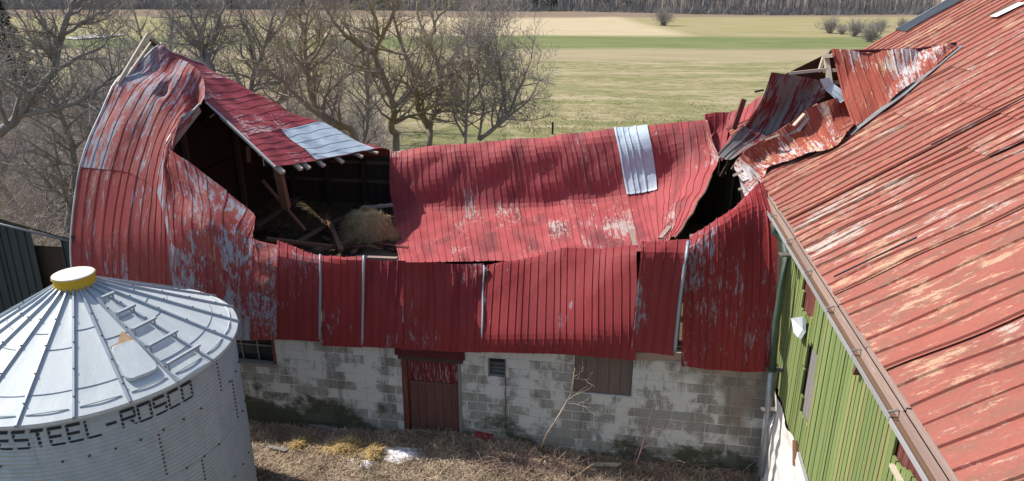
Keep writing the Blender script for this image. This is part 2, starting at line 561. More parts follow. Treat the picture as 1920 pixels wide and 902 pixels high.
class Surf:
    """surface through columns of points; s runs across the columns in metres, t 0..1 along them"""
    K = 41

    def __init__(self, cols, dents=(), wave=0.0, seed=0, by=1.0, crease=0.0, cr=(0.0, 0.3)):
        C = []
        for c in cols:
            p = np.array([tuple(q) for q in c], dtype=float)
            n = len(p)
            ex = np.vstack([2 * p[0] - p[1], p, 2 * p[-1] - p[-2]])
            fine = []
            for i in range(n - 1):
                for f in np.linspace(0, 1, 12, endpoint=False):
                    fine.append(catmull(ex[i:i + 4], f))
            fine.append(p[-1])
            fine = np.array(fine)
            L = np.concatenate([[0], np.cumsum(np.linalg.norm(np.diff(fine, axis=0), axis=1))])
            tt = np.linspace(0, L[-1], self.K)
            C.append(np.stack([np.interp(tt, L, fine[:, k]) for k in range(3)], -1))
        self.C = np.array(C)
        d = np.linalg.norm(np.diff(self.C, axis=0), axis=2)[:, :max(2, int(self.K * by))].mean(axis=1)
        self.L = np.concatenate([[0], np.cumsum(d)])
        self.len = self.L[-1]
        self.T = np.linalg.norm(np.diff(self.C, axis=1), axis=2).sum(axis=1).mean()
        self.dents, self.wave, self.crease, self.cr = dents, wave, crease, cr
        self.rng = np.random.default_rng(seed + 5)
        self.wv = [(self.rng.uniform(1.2, 6), self.rng.uniform(0.8, 4), self.rng.uniform(0, 6.28), self.rng.uniform(0.3, 1)) for _ in range(7)]

    def base(self, s, t):
        s = np.asarray(s, float)
        t = np.clip(np.asarray(t, float), 0, 1)
        n = len(self.L)
        sc = np.clip(s, 0, self.len)
        i = np.clip(np.searchsorted(self.L, sc, side='right') - 1, 0, n - 2)
        f = ((sc - self.L[i]) / (self.L[i + 1] - self.L[i]))[..., None]
        tk = t * (self.K - 1)
        k = np.clip(tk.astype(int), 0, self.K - 2)
        g = (tk - k)[..., None]

        def col(j):
            jj = np.clip(j, 0, n - 1)
            return self.C[jj, k] * (1 - g) + self.C[jj, k + 1] * g
        p1, p2 = col(i), col(i + 1)
        p0 = np.where((i > 0)[..., None], col(i - 1), 2 * p1 - p2)
        p3 = np.where((i < n - 2)[..., None], col(i + 2), 2 * p2 - p1)
        P = catmull((p0, p1, p2, p3), f, 0.33)
        over = (s - sc)[..., None]
        return P + over * (p2 - p1) / (np.linalg.norm(p2 - p1, axis=-1, keepdims=True) + 1e-9)

    def normal(self, s, t):
        e = 0.03
        a = self.base(s + e, t) - self.base(s - e, t)
        b = self.base(s, t + 0.015) - self.base(s, t - 0.015)
        n = np.cross(a, b)
        return n / (np.linalg.norm(n, axis=-1, keepdims=True) + 1e-9)

    def __call__(self, s, t, h=0.0):
        P = self.base(s, t)
        N = self.normal(s, t)
        d = np.zeros_like(np.asarray(s, float) + np.asarray(t, float))
        for fs, ft, ph, am in self.wv:
            d = d + am * np.sin(fs * s + ft * t * self.T + ph)
        d = d * self.wave / 2.5
        if self.crease:
            # sharp folds: straight ridges crossing at odd angles, strongest towards the torn end
            w = np.clip((np.asarray(t, float) - self.cr[0]) / max(1e-6, self.cr[1] - self.cr[0]), 0, 1)
            for k, (fs, ft, ph, am) in enumerate(self.wv[:5]):
                x = (fs * 0.17 * s + (ft * 0.26) * t * self.T * (1 if k % 2 else -1) + ph) % 1.0
                d = d + w * self.crease * am * (np.abs(2 * x - 1) ** 1.3 - 0.5)
        for ds, dt, rs, rt, dep in self.dents:
            d = d + dep * np.exp(-((s - ds) / rs) ** 2 - ((t - dt) / rt) ** 2)
        return P + N * (d + h)[..., None]


def flip_to(S, toward=(0, -1, 0.6)):
    """+1 when the surface's normal already looks to the outside"""
    n = S.normal(np.array([S.len * 0.5]), np.array([0.5]))[0]
    return 1.0 if float(np.dot(n, np.array(toward))) > 0 else -1.0


def ribbed(S, name, mat, parent, s0, s1, width, rib, h=0.019, rw=0.030, nt=26, t0=0.0, t1=1.0, jag=0.0, lift=0.006,
           seed=1, toward=(0, -1, 0.6), off=0.0, lowjag=0.0, edge=0.012, skew=0.0):
    rng = random.Random(seed)
    sg = flip_to(S, toward)
    n = max(1, int(round((s1 - s0) / width)))
    w = (s1 - s0) / n
    out = []
    for i in range(n):
        a, b = s0 + i * w - 0.02, s0 + (i + 1) * w + 0.03
        nr = max(1, int(round(w / rib)))
        xs, hs = [a], [0.0]
        for k in range(nr):
            c = s0 + i * w + (k + 0.04) * w / nr + 0.01
            for q, hh in ((-0.5, 0), (-0.22, 1), (0.22, 1), (0.5, 0)):
                xs.append(c + q * rw)
                hs.append(hh)
            xs.append(c + 0.5 * w / nr)
            hs.append(0.06)
        xs.append(b)
        hs.append(0.0)
        o_ = sorted(zip(xs, hs))
        xs = np.array([q[0] for q in o_])
        hs = np.array([q[1] for q in o_])
        T0 = np.full(len(xs), t0 if not callable(t0) else 0.0)
        T1 = np.full(len(xs), 0.0)
        cut0, cut1 = rng.uniform(-1, 1) * lowjag, rng.uniform(-1, 1) * jag * 0.6
        for j, x in enumerate(xs):
            q0 = t0(x) if callable(t0) else t0
            q1 = t1(x) if callable(t1) else t1
            T0[j] = q0 + cut0 + lowjag * 0.25 * noise.noise((x * 2, seed, 0))
            T1[j] = q1 + cut1 + jag * noise.noise((x * 3.1, seed * 1.7, 3.3))
        tt = np.linspace(0, 1, nt)
        sgrid = np.repeat(xs[:, None], nt, 1)
        tgrid = np.clip(T0[:, None] + (T1 - T0)[:, None] * tt[None, :], 0, 1)
        hgrid = np.repeat(hs[:, None], nt, 1) * h + (i % 2) * lift + off
        # edges of the sheet spring up a little
        el = rng.uniform(0, edge)
        er = rng.uniform(0, edge)
        g = (sgrid - a) / (b - a)
        hgrid = hgrid + el * np.clip(1 - g * 6, 0, 1) + er * np.clip(g * 6 - 5, 0, 1)
        P = S(sgrid, tgrid, sg * hgrid)
        nx = len(xs)
        faces = [(p * nt + q, (p + 1) * nt + q, (p + 1) * nt + q + 1, p * nt + q + 1) for p in range(nx - 1) for q in range(nt - 1)]
        if sg < 0:
            faces = [f[::-1] for f in faces]
        uv = np.stack([sgrid, tgrid * S.T], -1).reshape(-1, 2)
        out.append(mesh_obj(name, P.reshape(-1, 3), faces, mat, parent, uvs=uv))
    return out


def pc(*pts):
    """column of (px, py, v) sightings"""
    return [at(x, y, v=v) for x, y, v in pts]


def flatsurf(a, b, c, d):
    """quad a-b (first column), d-c (last column)"""
    return Surf([[Vector(a), Vector(b)], [Vector(d), Vector(c)]])

#@@SETTING
# ================================================================ the setting
def gz(x, y):
    """lie of the yard: soil heaped against the middle of the wall, falling towards the camera"""
    return 0.26 * math.exp(-((x + 3.0) / 2.6) ** 2) * max(0.0, min(1.0, (y - 8.5) / 3.0)) - 0.012 * max(0, 11.5 - y)


def build_ground():
    rng = np.random.default_rng(3)
    xs = np.concatenate([np.linspace(-900, -60, 24), np.linspace(-56, -10, 36), np.linspace(-9.6, 4, 46), np.linspace(5, 60, 42), np.linspace(70, 900, 24)])
    ys = np.concatenate([np.linspace(-40, 4, 10), np.linspace(5, 60, 90), np.linspace(64, 300, 50), np.linspace(330, 1500, 14)])
    X, Y = np.meshgrid(xs, ys, indexing='ij')
    Z = np.zeros_like(X)
    for i in range(X.shape[0]):
        for j in range(X.shape[1]):
            x, y = X[i, j], Y[i, j]
            near = max(0.0, 1 - max(0, abs(y - 15) - 6) / 8) if -14 < x < 14 else 0.0
            amp = 0.35 * min(1, max(0, (math.hypot(x, y - 15) - 12) / 15))
            Z[i, j] = amp * noise.noise((x * 0.045, y * 0.045, 0.5)) + 0.05 * noise.noise((x * 0.8, y * 0.8, 2.0)) * (1 if y < 70 else 0)
            if y < 13.5:
                Z[i, j] = 0.03 * noise.noise((x * 0.8, y * 0.8, 2.0)) + gz(x, y)
    nx, ny = X.shape
    faces = [(i * ny + j, (i + 1) * ny + j, (i + 1) * ny + j + 1, i * ny + j + 1) for i in range(nx - 1) for j in range(ny - 1)]
    o = mesh_obj('ground', np.stack([X, Y, Z], -1).reshape(-1, 3), faces, 'ground_cover', smooth=True)
    tag(o, 'flat farm fields of straw-coloured and green grass behind the barns', 'ground', kind='structure')


build_ground()


# ---------------------------------------------------------------- the collapsed wing
barn = empty('collapsed_barn', (-4, 16, 0), 'collapsed red metal barn wing with sagging roof on a concrete block foundation', 'barn')
VF = 11.87          # front face of the block wall
VB = 20.15          # rear wall
UG = -11.4          # gable wall on the left
UM = 3.05           # wall of the big barn
FLOOR = 2.45


def wallrect(x0, y0, x1, y1, v=VF):
    a, b = at(x0, y1, v=v), at(x1, y0, v=v)
    return a.x, b.x, a.z, b.z


openings = {
    'door': (at(757, 760, v=VF).x, at(866, 760, v=VF).x, 0.0, 2.08),
    'big_window': (-9.3, at(516, 660, v=VF).x, at(480, 684, v=VF).z, 2.30),
    'vent': wallrect(915, 674, 949, 706),
    'panel': wallrect(1075, 660, 1189, 735),
}


def build_foundation():
    # the mortar core, one slab with the openings left free
    v0, v1 = VF + 0.006, VF + 0.30
    us = sorted(set([UG, UM - 0.02] + [x for o in openings.values() for x in o[:2]]))
    zs = sorted(set([-0.5, 2.365] + [x for o in openings.values() for x in o[2:] if 0 < x < 2.365]))
    V, F = [], []
    for i in range(len(us) - 1):
        for j in range(len(zs) - 1):
            cu, cz = (us[i] + us[i + 1]) / 2, (zs[j] + zs[j + 1]) / 2
            if any(o[0] < cu < o[1] and o[2] < cz < o[3] for o in openings.values()):
                continue
            b = len(V)
            for v in (v0, v1):
                V += [(us[i], v, zs[j]), (us[i + 1], v, zs[j]), (us[i + 1], v, zs[j + 1]), (us[i], v, zs[j + 1])]
            F += [(b, b + 1, b + 2, b + 3), (b + 7, b + 6, b + 5, b + 4), (b, b + 4, b + 5, b + 1), (b + 3, b + 2, b + 6, b + 7),
                  (b, b + 3, b + 7, b + 4), (b + 1, b + 5, b + 6, b + 2)]
    wall = mesh_obj('foundation_wall', V, F, 'mortar', barn)
    tag(wall, 'grey concrete block wall with whitewash remains and green algae')
    rng = random.Random(4)
    bh, bw = 0.215, 0.43
    for r in range(0, 11):
        z0 = r * bh + 0.005
        z1 = z0 + bh - 0.011
        zc = (z0 + z1) / 2
        cuts = sorted([(o[0], o[1]) for o in openings.values() if o[2] - 0.02 < zc < o[3] + 0.02])
        u = -8.7 + (0 if r % 2 else -bw / 2)
        while u < UM - 0.05:
            segs = [(u + 0.005, min(u + bw - 0.006, UM - 0.03))]
            for c0, c1 in cuts:
                ns = []
                for s0, s1 in segs:
                    if c1 <= s0 or c0 >= s1:
                        ns.append((s0, s1))
                    else:
                        if c0 - s0 > 0.04:
                            ns.append((s0, c0))
                        if s1 - c1 > 0.04:
                            ns.append((c1, s1))
                segs = ns
            for s0, s1 in segs:
                if s1 - s0 < 0.05:
                    continue
                bulge = rng.uniform(-0.004, 0.006)
                piece('block', ((s0 + s1) / 2, VF + 0.06 - bulge, zc), (s1 - s0 - 0.010, 0.12, z1 - z0 - 0.012), 'block', wall,
                      Matrix.Rotation(rng.uniform(-0.006, 0.006), 3, 'Y'))
            u += bw
    return wall


build_foundation()


def build_front_openings():
    u0, u1, z0, z1 = openings['door']
    door = mesh_obj('door', *boxdata((u0 + 0.12, VF + 0.10, 0.02), (u1 - 0.06, VF + 0.13, z1 - 0.14)), 'dark_red_paint', barn)
    tag(door, 'weathered brown plank door with peeling red paint on its upper part')
    n = 6
    w = (u1 - u0 - 0.18) / n
    for i in range(n):
        c = u0 + 0.12 + (i + 0.5) * w
        piece('plank', (c, VF + 0.085, 0.72), (w - 0.008, 0.03, 1.30), 'door_board', door)
        piece('plank', (c, VF + 0.085, 1.69), (w - 0.008, 0.028, 0.54), 'door_top_board', door)
    piece('rail', ((u0 + u1) / 2 + 0.03, VF + 0.062, 1.39), (0.05, 0.02, u1 - u0 - 0.2), 'door_board', door, Matrix.Rotation(R(90), 3, 'Y'))
    piece('door_jamb', (u0 + 0.055, VF + 0.05, 0.98), (0.11, 0.14, 1.96), 'red_board', barn, Matrix.Rotation(0.012, 3, 'Y'))
    piece('door_jamb', (u1 - 0.03, VF + 0.05, 0.98), (0.06, 0.14, 1.96), 'grey_wood', barn)
    piece('lintel', ((u0 + u1) / 2, VF + 0.035, 2.02), (0.13, 0.16, u1 - u0 + 0.10), 'dark_wood', barn, Matrix.Rotation(R(90), 3, 'Y'))
    piece('flashing_board', ((u0 + u1) / 2, VF - 0.055, 2.16), (0.22, 0.03, u1 - u0 + 0.2), 'dark_red_paint', barn, Matrix.Rotation(R(90), 3, 'Y'))
    # window with six visible panes on the left
    u0, u1, z0, z1 = openings['big_window']
    fr = piece('window', ((u0 + u1) / 2, VF + 0.16, (z0 + z1) / 2), (u1 - u0, 0.02, z1 - z0), 'glass_dark', barn)
    tag(fr, 'dark multi-pane window beside the grain bin')
    piece('sill', ((u0 + u1) / 2, VF + 0.03, z0 + 0.03), (0.06, 0.16, u1 - u0), 'grey_wood', fr, Matrix.Rotation(R(90), 3, 'Y'))
    piece('window_jamb', (u1 - 0.03, VF + 0.06, (z0 + z1) / 2), (0.06, 0.14, z1 - z0 - 0.07), 'red_board', fr)
    k = 0
    x = u1 - 0.10
    while x > u0 + 0.3:
        x -= 0.36
        piece('muntin', (x, VF + 0.13, (z0 + z1) / 2 + 0.03), (0.025, 0.03, z1 - z0 - 0.06), 'grey_wood', fr)
    piece('muntin', ((u0 + u1) / 2, VF + 0.125, (z0 + z1) / 2 + 0.01), (0.025, 0.03, u1 - u0 - 0.1), 'grey_wood', fr, Matrix.Rotation(R(90), 3, 'Y'))
    # small vent window
    u0, u1, z0, z1 = openings['vent']
    vb = piece('vent_opening', ((u0 + u1) / 2, VF + 0.2, (z0 + z1) / 2), (u1 - u0, 0.02, z1 - z0), 'dark_wood', barn)
    for dz in (0.06, 0.14, 0.23):
        piece('vent_slat', ((u0 + u1) / 2, VF + 0.15, z0 + dz), (0.012, 0.06, u1 - u0), 'grey_wood', vb,
              Matrix.Rotation(0.5, 3, 'X') @ Matrix.Rotation(R(90), 3, 'Y'))
    for x in (u0 + 0.012, u1 - 0.012):
        piece('vent_frame', (x, VF + 0.07, (z0 + z1) / 2), (0.024, 0.14, z1 - z0), 'grey_wood', vb)
    # boarded-up opening
    u0, u1, z0, z1 = openings['panel']
    bp = piece('boarded_window', ((u0 + u1) / 2, VF + 0.10, (z0 + z1) / 2), (u1 - u0, 0.05, z1 - z0), 'dark_wood', barn)
    tag(bp, 'boarded window of weathered brown boards')
    n = 5
    w = (u1 - u0) / n
    for i in range(n):
        piece('board', (u0 + (i + 0.5) * w, VF + 0.055, (z0 + z1) / 2), (w - 0.006, 0.03, z1 - z0 - 0.01), 'weathered_panel', bp)
    tube_obj('wall_cable', [(at(948, y, v=VF).x + 0.01 * math.sin(y), VF - 0.012, at(948, y, v=VF).z) for y in range(708, 812, 8)], 0.008, 'bolt_dark', barn, 5)
    # sill timber on top of the blocks
    beam('sill_timber', (UG + 0.05, VF + 0.18, 2.43), (UM - 0.1, VF + 0.18, 2.43), 0.24, 0.11, 'old_wood', barn, (0, 0, 1))


def boxdata(a, b):
    x0, y0, z0 = a
    x1, y1, z1 = b
    V = [(x0, y0, z0), (x1, y0, z0), (x1, y1, z0), (x0, y1, z0), (x0, y0, z1), (x1, y0, z1), (x1, y1, z1), (x0, y1, z1)]
    F = [(0, 3, 2, 1), (4, 5, 6, 7), (0, 1, 5, 4), (1, 2, 6, 5), (2, 3, 7, 6), (3, 0, 4, 7)]
    return V, F


build_front_openings()


def build_interior():
    # mow floor, gable wall and rear wall seen from inside
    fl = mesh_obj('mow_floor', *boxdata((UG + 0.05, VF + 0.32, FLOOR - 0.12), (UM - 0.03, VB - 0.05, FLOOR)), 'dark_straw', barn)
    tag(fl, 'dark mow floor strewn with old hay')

    def gtop(v):
        a = abs(v - 16.0)
        prof = [(0, 7.62), (2.0, 6.72), (3.3, 5.2), (4.2, 3.7)]
        return np.interp(a, [p[0] for p in prof], [p[1] for p in prof])
    rng = random.Random(8)
    gw = empty('gable_wall', (UG, 16, FLOOR))
    nest(gw, barn)
    v = VF + 0.14
    while v < VB - 0.05:
        w = rng.uniform(0.19, 0.26)
        zt = gtop(v + w / 2) - 0.1
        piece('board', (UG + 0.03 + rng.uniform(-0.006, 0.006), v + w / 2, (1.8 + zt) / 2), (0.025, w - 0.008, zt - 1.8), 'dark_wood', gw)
        v += w
    for z in (2.9, 4.3, 5.6):
        half = 4.1 if z < 4 else (3.6 if z < 5 else 2.6)
        beam('girt', (UG + 0.10, 16 - half, z), (UG + 0.10, 16 + half, z), 0.09, 0.10, 'dark_wood', gw)
    for v in (13.6, 16, 18.4):
        beam('stud', (UG + 0.21, v, 1.9), (UG + 0.21, v, gtop(v) - 0.15), 0.12, 0.10, 'old_wood', gw)
    rw = empty('rear_wall', (-4, VB, FLOOR))
    nest(rw, barn)
    u = UG
    while u < UM - 0.1:
        w = rng.uniform(0.20, 0.28)
        zt = np.interp(u, [UG, -7, -1, 3], [4.1, 4.15, 4.55, 5.0]) - 0.05
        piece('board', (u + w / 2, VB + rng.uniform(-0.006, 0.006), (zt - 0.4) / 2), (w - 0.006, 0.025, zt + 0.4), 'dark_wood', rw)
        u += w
    mesh_obj('gap_liner', *boxdata((UG, VB + 0.03, 0), (UM - 0.1, VB + 0.05, 3.95)), 'dark_wood', rw)  # dark liner added behind the boards so no light shows through their gaps
    for u in (-10.4, -9.2, -8.0, -6.9):
        beam('stud', (u, VB - 0.13, 2.0), (u, VB - 0.13, 4.0), 0.14, 0.12, 'dark_wood', rw)
    for z in (2.5, 3.3, 3.9):
        beam('girt', (UG + 0.1, VB - 0.045, z), (-6.3, VB - 0.045, z), 0.06, 0.10, 'old_wood', rw)
    # knee of the broken frame
    beam('post', at(520, 312, v=14.6), at(537, 390, v=14.9), 0.17, 0.15, 'post_wood', barn, (0, 1, 0))
    beam('brace', at(492, 338, v=15.2), at(572, 432, v=15.0), 0.06, 0.06, 'post_wood', barn)
    beam('hanging_board', at(465, 275, v=15.2), at(467, 304, v=15.2), 0.09, 0.05, 'post_wood', barn, (0, 1, 0))
    beam('splinter', at(394, 220, v=15.6), at(402, 214, v=15.6), 0.05, 0.04, 'fresh_wood', barn)
    beam('rafter', at(322, 268, v=13.35), at(372, 205, v=14.6), 0.09, 0.14, 'gutter_wood', barn)
    beam('loose_plank', at(676, 391, v=18.0), at(736, 384, v=18.4), 0.20, 0.05, 'grey_wood', barn)
    beam('loose_plank', at(668, 482, v=14.6), at(745, 485, v=14.4), 0.12, 0.05, 'gutter_wood', barn)
    for (p, q, m) in (((560, 452, 15.4), (640, 408, 18.6), 'old_wood'), ((590, 470, 14.8), (700, 440, 17.2), 'old_wood'), ((480, 425, 14.0), (560, 370, 17.5), 'dark_wood'),
                      ((640, 470, 14.9), (612, 402, 17.9), 'post_wood'), ((500, 448, 13.6), (620, 462, 14.6), 'debris_brown')):
        beam('fallen_rafter', at(p[0], p[1], v=p[2]), at(q[0], q[1], v=q[2]), 0.12, 0.07, m, barn)
    rr = random.Random(21)
    for i in range(34):
        x, y = rr.uniform(500, 735), rr.uniform(425, 480)
        p = at(x, y, z=FLOOR + 0.06)
        a = rr.uniform(0, 6.28)
        d = Vector((math.cos(a), math.sin(a), rr.uniform(-0.05, 0.25))) * rr.uniform(0.4, 1.1)
        beam('debris_board', p - d * 0.5 + Vector((0, 0, 0.1)), p + d * 0.5 + Vector((0, 0, 0.1)), rr.uniform(0.06, 0.16), 0.03,
             rr.choice(['old_wood', 'dark_wood', 'debris_brown', 'red_board']), barn)


build_interior()

# ---- the bulging front skin on the left
bulge = Surf([
    pc((163, 628, 11.8), (140, 520, 11.85), (135, 450, 12.04), (150, 320, 12.66), (180, 235, 13.4), (212, 165, 14.1), (255, 122, 15.1), (300, 85, 16.0)),
    pc((235, 631, 11.8), (224, 520, 11.87), (222, 440, 12.1), (238, 330, 12.75), (262, 250, 13.4), (285, 200, 13.9), (318, 150, 14.8), (342, 108, 16.0)),
    pc((290, 633, 11.8), (285, 525, 11.87), (283, 440, 12.1), (292, 345, 12.7), (305, 275, 13.2), (325, 225, 13.7), (352, 180, 14.5), (382, 142, 15.5)),
    pc((312, 633, 11.8), (308, 530, 11.87), (306, 440, 12.08), (308, 360, 12.5), (312, 300, 12.9), (326, 250, 13.35), (352, 220, 13.8), (380, 192, 14.5)),
    pc((332, 634, 11.8), (328, 530, 11.87), (325, 450, 12.0), (322, 380, 12.3), (318, 320, 12.7), (314, 288, 12.95), (312, 268, 13.15)),
    pc((400, 636, 11.78), (396, 540, 11.85), (392, 460, 11.95), (388, 400, 12.2), (380, 355, 12.5), (374, 318, 12.8)),
    pc((450, 638, 11.78), (448, 545, 11.85), (450, 480, 11.95), (460, 435, 12.15), (479, 401, 12.4)),
    pc((485, 638, 11.78), (484, 545, 11.84), (482, 480, 11.88), (474, 446, 12.05)),
    pc((521, 637, 11.78), (521, 545, 11.82), (521, 480, 11.86), (520, 458, 12.12)),
], dents=[(1.05, 0.77, 0.13, 0.035, -0.20), (1.95, 0.90, 0.42, 0.06, -0.34), (0.7, 0.90, 0.5, 0.05, -0.10), (0.8, 0.62, 0.6, 0.05, 0.05), (2.9, 0.6, 0.5, 0.12, 0.06)], wave=0.010, seed=1, by=0.5, crease=0.075, cr=(0.35, 0.8))
ribbed(bulge, 'siding_sheet', 'bulge_red', barn, 0, bulge.len, 0.62, 0.205, h=0.012, rw=0.026, nt=24, t0=0.0, t1=0.49, seed=3, lowjag=0.004)
ribbed(bulge, 'siding_sheet', 'bulge_red', barn, 0, bulge.len, 0.62, 0.205, h=0.012, rw=0.026, nt=34, t0=0.475, t1=1.0, jag=0.014, seed=4, off=0.010)

# ---- rear slope that still stands on the left
rear = Surf([
    pc((300, 85, 16.0), (350, 111, 17.0), (397, 136, 18.0)) + [Vector((UG, 20.3, 4.0))],
    pc((345, 138, 15.6), (395, 146, 17.0), (445, 158, 18.2)) + [Vector((-10.8, 20.35, 4.0))],
    pc((385, 190, 15.2), (445, 186, 17.0), (500, 183, 18.5)) + [Vector((-10.0, 20.4, 4.0))],
    pc((450, 250, 14.6), (528, 238, 17.0), (600, 228, 19.4)) + [Vector((-9.0, 20.5, 3.95))],
    pc((515, 311, 14.0), (615, 296, 17.0), (722, 277, 20.1)) + [Vector((-7.3, 20.6, 3.9))],
], wave=0.008, seed=2, crease=0.03, cr=(-1, 0))
ribbed(rear, 'roof_sheet', 'rear_red', barn, 0, rear.len, 0.72, 0.24, h=0.009, nt=30, seed=5, toward=(0, -0.3, 1), jag=0.0)
ribbed(rear, 'patch_sheet', 'patch_zinc', barn, rear.len - 1.35, rear.len - 0.02, 1.33, 0.27, h=0.009, nt=14, t0=0.33, t1=0.80, seed=6,
       toward=(0, -0.3, 1), off=0.022)
sgr = flip_to(rear, (0, -0.3, 1))
for t in (0.03, 0.17, 0.24, 0.37, 0.52, 0.66, 0.78):
    a = rear(np.array([rear.len - 2.6]), np.array([t]), sgr * -0.07)[0]
    b = rear(np.array([rear.len - 0.02]), np.array([t]), sgr * -0.07)[0]
    d = Vector(b) - Vector(a)
    beam('purlin', Vector(b) - d.normalized() * 2.2, Vector(b) + d.normalized() * 0.22, 0.12, 0.06, 'fresh_wood', barn)
# rake trim and the broken rake boards at the peak
for a, b in (((386, 192, 15.15), (452, 252, 14.55)), ((452, 252, 14.55), (516, 313, 13.95))):
    beam('ridge_trim', at(a[0], a[1], v=a[2]), at(b[0], b[1], v=b[2]), 0.05, 0.03, 'trim_metal', barn)
beam('rake_board', at(276, 66, v=15.9), at(222, 156, v=14.2), 0.09, 0.04, 'fresh_wood', barn, (1, 0, 0))
beam('rake_board', at(285, 80, v=16.1), at(238, 146, v=14.6), 0.09, 0.04, 'fresh_wood', barn, (1, 0, 0))
beam('ridge_stub', at(283, 76, v=16.1), at(302, 90, v=16.0), 0.10, 0.12, 'dark_wood', barn)
lp = [Vector(p) for p in bulge(np.full(24, -0.03), np.linspace(0, 1, 24), 0.0)]
tube_obj('rake_trim', lp, 0.022, 'trim_metal', barn, 6)
lp = [Vector(p) for p in rear(np.full(16, -0.02), np.linspace(0, 0.72, 16), sgr * 0.02)]
tube_obj('rake_trim', lp, 0.025, 'trim_metal', barn, 6)
# turned-up bare edges of the tear
el = [Vector(p) for p in bulge(np.linspace(bulge.L[3], bulge.L[4], 14), np.full(14, 0.995), flip_to(bulge) * 0.02)]
tube_obj('torn_edge', el, 0.022, 'trim_metal', barn, 5)

# ---- the front wall sheets
PAN = []


def wall_panel(cols, width, rib, seed, mat='wall_red', wave=0.006, jag=0.006, lowjag=0.006, dents=(), nt=22, h=0.018):
    S = Surf(cols, wave=wave, seed=seed, dents=dents, crease=0.07, cr=(0.30, 1.0))
    PAN.append(S)
    return S, ribbed(S, 'siding_sheet', mat, barn, 0, S.len, width, rib, h=h, rw=0.028, nt=nt, seed=seed, jag=jag, lowjag=lowjag)


wall_panel([pc((521, 636, 11.74), (521, 480, 11.78), (520, 458, 12.4)), pc((560, 638, 11.74), (560, 488, 11.80), (560, 466, 12.4)),
            pc((598, 641, 11.74), (598, 493, 11.80), (597, 476, 12.35))], 0.9, 0.16, 11)
wall_panel([pc((606, 648, 11.75), (605, 495, 11.79), (602, 479, 12.15)), pc((642, 650, 11.75), (643, 495, 11.80), (643, 482, 12.10)),
            pc((677, 652, 11.75), (680, 492, 11.82), (681, 485, 12.05))], 0.9, 0.16, 12)
wall_panel([pc((680, 650, 11.74), (682, 560, 11.83), (684, 486, 12.0)), pc((715, 652, 11.72), (718, 560, 11.84), (720, 488, 12.30)),
            pc((752, 653, 11.70), (754, 580, 11.84), (757, 490, 12.6))], 0.9, 0.16, 13)
wall_panel([pc((755, 656, 11.74), (757, 560, 11.80), (758, 491, 11.95)), pc((800, 657, 11.74), (802, 570, 11.80), (802, 492, 11.98)),
            pc((850, 659, 11.73), (853, 600, 11.80), (854, 494, 12.35)), pc((900, 661, 11.66), (902, 610, 11.80), (903, 495, 12.7))],
           0.85, 0.15, 14, dents=[(0.6, 0.75, 0.12, 0.3, -0.06), (0.95, 0.8, 0.10, 0.25, 0.05)])
wall_panel([pc((902, 661, 11.64), (905, 622, 11.74), (914, 496, 12.75)), pc((970, 663, 11.64), (974, 625, 11.72), (980, 497, 12.78), (982, 482, 13.0)),
            pc((1045, 665, 11.64), (1048, 625, 11.72), (1050, 495, 12.78), (1052, 468, 13.1)),
            pc((1120, 670, 11.62), (1123, 620, 11.72), (1125, 490, 12.66), (1126, 462, 13.0)),
            pc((1189, 676, 11.62), (1190, 610, 11.74), (1191, 482, 12.42), (1191, 459, 12.8))], 0.66, 0.152, 15, jag=0.02)
wall_panel([pc((1184, 657, 11.50), (1194, 560, 11.56), (1203, 478, 11.62), (1204, 452, 11.95)),
            pc((1222, 662, 11.50), (1233, 560, 11.55), (1245, 478, 11.62), (1247, 450, 11.95)),
            pc((1261, 667, 11.50), (1272, 560, 11.56), (1284, 478, 11.64), (1288, 447, 11.95))], 0.95, 0.17, 16)
wall_panel([pc((1279, 686, 11.72), (1283, 560, 11.78), (1287, 465, 11.92), (1297, 443, 12.5)),
            pc((1315, 691, 11.72), (1320, 560, 11.80), (1322, 440, 12.0), (1326, 418, 12.6)),
            pc((1350, 695, 11.72), (1356, 560, 11.82), (1356, 425, 12.1), (1356, 398, 12.8)),
            pc((1400, 698, 11.72), (1408, 560, 11.84), (1410, 400, 12.4), (1406, 362, 13.4)),
            pc((1443, 696, 11.72), (1452, 560, 11.84), (1453, 415, 12.4), (1428, 347, 13.7))], 0.66, 0.165, 17, mat='corner_red', jag=0.03, nt=30)
# bare laps and strips between the sheets
for k, edge_, w in ((0, 1, 0.028), (1, 1, 0.028), (2, 1, 0.018), (3, 1, 0.022), (5, 1, 0.034)):
    S = PAN[k]
    lp = [Vector(p) for p in S(np.full(14, S.len + 0.03), np.linspace(0.03 if k != 2 else 0.3, 0.97, 14), flip_to(S) * 0.02)]
    tube_obj('corner_strip', lp, w, 'rib_zinc', barn, 4)
# framing seen through the gaps
for x in (906, 1275):
    p = at(x, 560, v=12.35)
    beam('stud', (p.x, 12.45, 1.95), (p.x, 12.6, 3.7), 0.12, 0.10, 'old_wood', barn)
for i, z in enumerate((2.15, 2.45, 3.1, 3.75)):
    p = at(1272, 560, v=12.3)
    beam('lath', (p.x - 0.5, 12.22, z), (p.x + 0.5, 12.22, z), 0.05, 0.12, 'grey_wood' if i else 'gutter_wood', barn)
for y in (505, 518, 531, 544, 558):
    p = at(907, y, v=13.05)
    beam('lath', p - Vector((0.25, 0, 0)), p + Vector((0.25, 0, 0)), 0.03, 0.06, 'fresh_wood', barn)
beam('bottom_board', at(1186, 668, v=11.74), at(1278, 668, v=11.74), 0.04, 0.16, 'gutter_wood', barn, (0, 0, 1))

